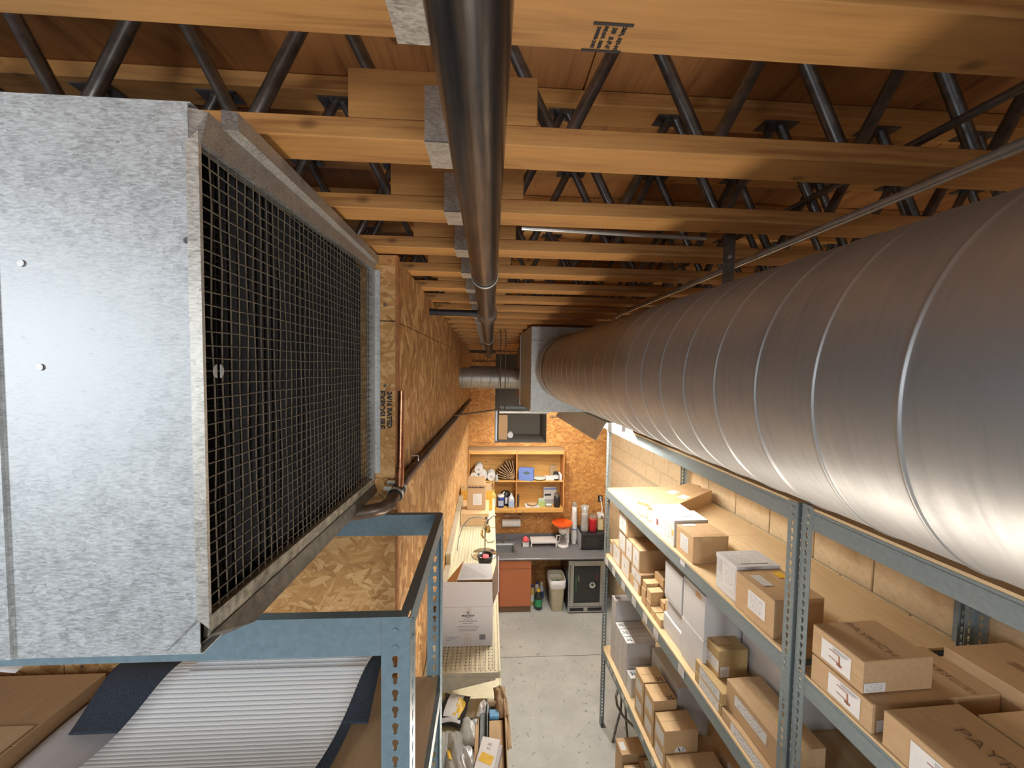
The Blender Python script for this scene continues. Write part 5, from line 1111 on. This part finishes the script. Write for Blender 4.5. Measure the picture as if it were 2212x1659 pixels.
MB().box(-0.055, 0.05, -0.02, 0.10, 0.22, 0.30).build('opener_head', WHITEP, t, 0.012)
MB().box(-0.012, 0.018, -0.024, -0.018, 0.225, 0.262).build('cutter', DGREY, t)
MB().tube([(0.04, 0.10, 0.29), (0.075, 0.20, 0.32), (0.09, 0.29, 0.37), (0.078, 0.32, 0.45)], 0.009, 8).build('power_cord', WHITEP, t)
t = thing('wall_outlet', 'black wall outlet with a white plug on the far wall', 'outlet', (2.03, 6.736, 1.65))
MB().box(-0.04, 0.04, -0.006, 0, -0.06, 0.06).build('cover_plate', BLACK, t, 0.002)
for z in (0.026, -0.014): MB().box(-0.012, 0.018, -0.03, -0.006, z - 0.014, z + 0.014).build('plug', WHITEP, t, 0.004)
# coffee maker, cups, rack, sponge
t = thing('coffee_maker', 'white drip coffee maker with a glass pot on the worktop', 'coffee maker', (1.30, 6.44, CTZ + 0.001))
MB().lathe([(0.095, 0), (0.10, 0.008), (0.10, 0.03), (0.085, 0.038), (0.0, 0.038)], n=26, sy=1.15).build('base', WHITEP, t)
MB().box(0.062, 0.112, 0.0, 0.13, 0.03, 0.33).build('tower', WHITEP, t, 0.01)
MB().lathe([(0.05, 0.215), (0.072, 0.24), (0.082, 0.315), (0.0, 0.32)], n=24).build('filter_basket', WHITEP, t)
MB().lathe([(0.062, 0.040), (0.074, 0.06), (0.074, 0.12), (0.05, 0.19), (0.056, 0.205)], n=24).build('glass_pot', GLASS, t)
MB().tube([(-0.055, -0.02, 0.19), (-0.11, -0.03, 0.195), (-0.118, -0.03, 0.12), (-0.10, -0.03, 0.075), (-0.07, -0.02, 0.09)], 0.012, 10).build('pot_handle', WHITEP, t)
MB().box(-0.03, 0.10, 0.03, 0.12, 0.315, 0.335).build('tank_top', WHITEP, t, 0.005)
t = thing('orange_dish', 'shallow orange plastic dish lying on top of the coffee maker', 'dish', (1.285, 6.44, CTZ + 0.338))
MB().lathe([(0.09, 0.0), (0.16, 0.045), (0.178, 0.075), (0.174, 0.078), (0.155, 0.05), (0.085, 0.006), (0.0, 0.005)], n=32).build('dish_body', ORANGE, t)
for a, b in ((-0.06, -0.10), (0.0, -0.12), (0.04, -0.07)): MB().box(a - 0.014, a + 0.014, b - 0.008, b + 0.008, 0.036, 0.042).build('dark_hole', BLACK, t)
t = thing('cup_stack', 'tall wrapped stack of white foam cups next to the microwave', 'cups', (1.515, 6.53, CTZ + 0.001))
MB().lathe([(0.040, 0), (0.052, 0.10), (0.050, 0.22), (0.052, 0.35), (0.050, 0.50), (0.046, 0.56), (0.040, 0.66), (0.0, 0.66)], n=20).build('cup_sleeve', PAPER, t)
MB().cyl((0, 0, 0.255), (0, 0, 0.275), 0.0535, n=20).build('blue_band', BLUEC, t)
MB().lathe([(0.03, 0.66), (0.05, 0.69), (0.03, 0.71), (0.045, 0.725), (0.0, 0.735)], n=10).build('bag_end', POLY, t)
t = thing('dish_rack', 'low white plastic drying stand on the worktop', 'rack', (0.965, 6.40, CTZ + 0.001))
MB().box(-0.225, 0.225, 0.0, 0.19, 0.088, 0.102).build('top_plate', WHITEP, t, 0.005)
MB().box(-0.225, 0.225, -0.002, 0.006, 0.062, 0.09).build('apron', WHITEP, t)
for x in (-0.215, 0.215):
    for y in (0.006, 0.184): MB().box(x - 0.01, x + 0.01, y - 0.006, y + 0.006, 0, 0.088).build('leg', WHITEP, t)
t = thing('sponge_box', 'small white box with red wrapped sweets on the worktop by the sink', 'box', (0.652, 6.44, CTZ + 0.001))
MB().box(-0.05, 0.05, -0.03, 0.05, 0, 0.085).build('box_body', WHITEP, t, 0.003)
MB().lathe([(0.055, 0.085), (0.062, 0.11), (0.045, 0.14), (0.02, 0.165), (0.0, 0.17)], (0, 0.01, 0), 10).build('red_wrapper', PINK, t)
t = thing('paper_towel', 'white paper towel roll on a wire holder under the wall cabinet', 'paper towel', (0.41, 6.64, 1.252))
MB().cyl((-0.16, 0, 0), (0.16, 0, 0), 0.066, n=24).build('towel_roll', PAPER, t)
MB().tube([(-0.14, 0, 0.128), (0.17, 0, 0.128), (0.195, 0, 0.115), (0.20, 0, 0.05), (0.19, 0, 0.0), (0.16, 0, 0)], 0.005, 8).build('wire_holder', STAIN, t)
for s in (-0.12, 0.15): MB().box(s - 0.01, s + 0.01, -0.004, 0.097, 0.122, 0.134).build('holder_bracket', STAIN, t)
# wall cabinet
KX0, KX1, KZ0, KZ1, KY = -0.345, 1.30, 1.525, 2.605, 6.42
t = thing('wall_cabinet', 'open oak wall cabinet with two bays and a middle shelf on the far wall', 'cabinet', (0, KY, 0))
DP = 0.315
MB().box(KX0, KX1, 0.30, DP, KZ0, KZ1).build('back_board', OAK, t)
for x in (KX0, 0.466, KX1 - 0.02): MB().box(x, x + 0.02, 0.0, 0.30, KZ0, KZ1 - 0.018).build('side_board', OAKD, t)
MB().box(KX0, KX1, 0, DP, KZ1 - 0.018, KZ1).build('top_board', PBDARK, t)
for a, b in ((KX0 + 0.02, 0.466), (0.486, KX1 - 0.02)):
    MB().box(a, b, 0.002, 0.30, KZ0 + 0.055, KZ0 + 0.072).build('bottom_board', OAK, t)
    MB().box(a, b, 0.0, 0.018, KZ0, KZ0 + 0.055).build('bottom_rail', OAK, t)
    MB().box(a, b, 0.0, 0.018, KZ1 - 0.070, KZ1 - 0.018).build('top_rail', OAK, t)
    MB().box(a, b, 0.006, 0.298, 2.052, 2.070).build('shelf_board', OAK, t)
ZS, ZB = 2.0715, KZ0 + 0.0735
def roll(label, x, z): 
    t = thing('paper_towel', label, 'paper towel', (x, KY + 0.015, z), 0, 'spare paper towel rolls')
    m = MB(); m.cyl((0, 0, 0), (0, 0.26, 0), 0.070, n=24, cap=False)
    n = 24; vs = [(0.070 * math.cos(2 * math.pi * k / n), 0, 0.070 * math.sin(2 * math.pi * k / n)) for k in range(n)] + [(0.02 * math.cos(2 * math.pi * k / n), 0, 0.02 * math.sin(2 * math.pi * k / n)) for k in range(n)]
    m.add(vs, [(k, (k + 1) % n, n + (k + 1) % n, n + k) for k in range(n)]); m.build('towel_roll', PAPER, t)
    MB().cyl((0, 0.002, 0), (0, 0.26, 0), 0.0205, n=12).build('core', GREYP, t)
roll('spare paper towel roll, left one of the bottom row in the oak cabinet', -0.245, ZS + 0.071)
roll('spare paper towel roll, middle one of the bottom row in the oak cabinet', -0.100, ZS + 0.071)
roll('spare paper towel roll, right one of the bottom row in the oak cabinet', 0.045, ZS + 0.071)
roll('spare paper towel roll, lying on top of the others in the oak cabinet', -0.172, ZS + 0.071 + 0.1235)
t = thing('paper_bags', 'bundle of folded brown paper bags leaning in the left bay of the cabinet', 'bags', (0.30, KY + 0.05, ZS))
for k in range(9):
    a = R(8 + 9 * k); l = 0.34 - 0.012 * (k % 3)
    d = Vector((-math.cos(a), 0, math.sin(a))); nn = Vector((math.sin(a), 0, math.cos(a))); b = Vector((0.152, 0, 0.004 + 0.002 * k))
    lo = b + nn * 0.0; w = 0.008
    MB().hexa([b + Vector((0, 0.0, 0)), b + Vector((0, 0.17, 0)), b + nn * w + Vector((0, 0.17, 0)), b + nn * w], [b + d * l + Vector((0, 0.0, 0)), b + d * l + Vector((0, 0.17, 0)), b + d * l + nn * w * 1.8 + Vector((0, 0.17, 0)), b + d * l + nn * w * 1.8]).build('paper_bag', BAGBR, t)
crumple('cup_sleeves', 'clear bag of white cups hanging over the edge of the cabinet shelf', 'bag', 0.135, KY - 0.02, ZS + 0.005, 0.06, 0.05, 0.10, 0, POLY, 0.02, 51, 10)
MB_ = MB
def jug(label, x, y, z, w, d, h, mat, lab, labm): 
    t = thing('jug', label, 'bottle', (x, y, z)); MB().box(-w / 2, w / 2, -d / 2, d / 2, 0, h * 0.72).build('jug_body', mat, t, 0.012)
    MB().cyl((0, 0, h * 0.71), (0, 0, h * 0.9), w * 0.42, w * 0.16, 14).cyl((0, 0, h * 0.9), (0, 0, h), w * 0.18, n=12).build('jug_neck', mat, t)
    if lab: MB().box(-w * 0.4, w * 0.4, -d / 2 - 0.003, -d / 2, h * 0.12, h * 0.5).build('jug_label', labm, t)
jug('clear jug with a small blue label, bottom left bay of the cabinet', 0.395, KY + 0.06, ZB, 0.10, 0.09, 0.24, plain('translucent_jug', (0.62, 0.65, 0.70), 0.25), True, plain('pale_blue_label', (0.35, 0.48, 0.75), 0.5))
jug('yellow and white cleaner box, leftmost in the bottom left bay', 0.085, KY + 0.08, ZB, 0.10, 0.07, 0.30, plain('yellow_white', (0.72, 0.60, 0.18), 0.4), True, PAPER)
t = thing('tub', 'dark blue tub with a white lid and a scoop, bottom left bay of the cabinet', 'tub', (0.215, KY + 0.07, ZB))
MB().lathe([(0.052, 0), (0.058, 0.01), (0.058, 0.17), (0.054, 0.185), (0.0, 0.185)], n=20).build('tub_body', DBLUE, t)
MB().lathe([(0.060, 0.186), (0.060, 0.205), (0.05, 0.215), (0.0, 0.215)], n=20).build('tub_lid', WHITEP, t)
MB().tube([(0.02, -0.01, 0.21), (0.05, -0.02, 0.26), (0.06, -0.02, 0.275)], [0.012, 0.014, 0.008], 10).build('scoop', WHITEP, t)
m = MB(); m.box(-0.045, 0.045, -0.061, -0.058, 0.04, 0.13); m.build('tub_label', plain('tub_label_pale', (0.45, 0.50, 0.60), 0.5), t)
t = thing('canister', 'round black canister behind the clear jug in the cabinet', 'canister', (0.300, KY + 0.195, ZB))
MB().lathe([(0.075, 0), (0.08, 0.02), (0.08, 0.20), (0.06, 0.235), (0.0, 0.24)], n=22).build('canister_body', BLACK, t); MB().box(-0.01, 0.035, -0.085, -0.080, 0.04, 0.15).build('canister_label', PAPER, t)
t = thing('tissue_box', 'blue carton standing at the left of the upper right bay', 'box', (0.635, KY + 0.02, ZS), R(-14))
MB().box(-0.125, 0.125, 0.0, 0.16, 0, 0.195).build('carton_body', BLUEC, t, 0.002)
MB().box(-0.127, -0.125, 0.005, 0.155, 0.005, 0.19).build('side_print', DBLUE, t)
m = MB(); m.add([(-0.06, -0.0012, 0.135), (0.01, -0.0012, 0.105), (0.09, -0.0012, 0.13), (0.02, -0.0012, 0.165)], [(0, 1, 2, 3)]); m.build('printed_patch', plain('dark_green_print', (0.10, 0.16, 0.15), 0.5), t)
t = thing('paper_plates', 'pale paper plates and napkins lying flat in the upper right bay', 'plates', (0.88, KY + 0.11, ZS))
MB().lathe([(0.07, 0), (0.115, 0.022), (0.112, 0.028), (0.065, 0.008), (0, 0.008)], n=24).build('plate', plain('plate_pale_green', (0.68, 0.74, 0.68), 0.5), t)
MB().box(0.10, 0.25, -0.09, 0.06, 0.0, 0.05).build('napkin_stack', PAPER, t, 0.004)
def jar(label, x, y, z, r, h, mat, lidm, labm, cat='jar'):
    t = thing('jar', label, cat, (x, y, z)); MB().lathe([(r * 0.93, 0), (r, 0.006), (r, h * 0.75), (r * 0.8, h * 0.82), (0, h * 0.82)], n=18).build('jar_body', mat, t)
    MB().cyl((0, 0, h * 0.81), (0, 0, h), r * 0.82, n=18).build('lid', lidm, t)
    if labm: MB().cyl((0, 0, h * 0.2), (0, 0, h * 0.65), r * 1.015, n=18).build('jar_label', labm, t)
jar('small jar with a black lid and white label, right end of the upper bay', 1.165, KY + 0.08, ZS, 0.052, 0.14, BLACK, BLACK, PAPER)
tag(MB().box(1.085, 1.20, KY + 0.24, KY + 0.285, ZS, ZS + 0.21).build('plastic_bin', plain('clear_tan_plastic', (0.55, 0.42, 0.26), 0.2), None, 0.006), 'tan translucent container behind the black-lidded jar', 'container')
tag(MB().box(1.225, 1.262, KY + 0.02, KY + 0.20, ZS, ZS + 0.10).build('paper_stack', PAPER, None, 0.002), 'thin white packet against the right side board of the upper bay', 'packet')
t = thing('carton', 'white and blue printed carton at the back of the lower right bay', 'box', (1.09, KY + 0.20, ZB), R(4))
MB().box(-0.115, 0.115, 0, 0.07, 0, 0.30).build('carton_body', PAPER, t, 0.002); MB().box(-0.115, 0.115, -0.001, 0.0, 0.255, 0.29).build('blue_print', plain('blue_print', (0.28, 0.36, 0.72), 0.5), t); MB().box(-0.10, 0.02, -0.001, 0.0, 0.15, 0.185).build('dark_print', INK, t); MB().box(-0.115, 0.115, -0.001, 0, 0.0, 0.09).build('grey_print', GREYP, t)
jar('black cylindrical grinder with a steel top in the lower right bay', 1.19, KY + 0.07, ZB, 0.055, 0.235, BLACK, STAIN, None, 'grinder')
t = thing('napkins', 'flat white pack with beige filters on it in the lower right bay', 'napkins', (0.76, KY + 0.09, ZB))
MB().box(-0.125, 0.125, -0.07, 0.09, 0, 0.022).build('napkin_pack', PAPER, t, 0.003); MB().lathe([(0.055, 0.023), (0.085, 0.05), (0.080, 0.06), (0.05, 0.035), (0.0, 0.034)], n=20).build('filter_stack', KRAFTL, t)
t = thing('tea_box', 'light green tea box in the lower right bay', 'box', (0.925, KY + 0.10, ZB))
MB().box(-0.06, 0.06, -0.03, 0.05, 0, 0.085).build('box_body', LGREEN, t, 0.002); MB().box(-0.05, 0.05, 0.0, 0.05, 0.0855, 0.13).build('inner_packets', plain('pale_green_packets', (0.60, 0.68, 0.58), 0.5), t, 0.003)
tag(MB().box(0.50, 0.535, KY + 0.06, KY + 0.14, ZB, ZB + 0.20).build('dark_packet', plain('dark_brown_packet', (0.06, 0.045, 0.035), 0.5), None, 0.004), 'slim dark packet beside the middle board of the lower right bay', 'packet')
tag(MB().box(0.99, 1.10, KY + 0.03, KY + 0.12, ZB, ZB + 0.055).build('foil_pack', plain('foil', (0.62, 0.61, 0.58), 0.3, 0.4), None, 0.01), 'crumpled silvery pack in front of the white and blue carton', 'packet')
# things in the wall opening
ZO = 2.671
t = carton('upright brown carton standing in the dark wall opening', 0.17, 0.335, YB + 0.25, YB + 0.45, ZO, ZO + 0.46, KRAFTD, frame='L')
tag(MB().cyl((0.40, YB + 0.42, ZO + 0.055), (0.40, YB + 0.60, ZO + 0.055), 0.055, n=20).build('paper_roll', PAPER), 'small white roll lying beside the carton in the wall opening', 'roll')
tag(MB().box(0.108, 0.145, YB + 0.12, YB + 0.35, ZO, ZO + 0.55).build('blue_folder', plain('pale_blue_paper', (0.50, 0.58, 0.68), 0.5), None, 0.003), 'pale blue sheets standing at the left edge of the wall opening', 'papers')
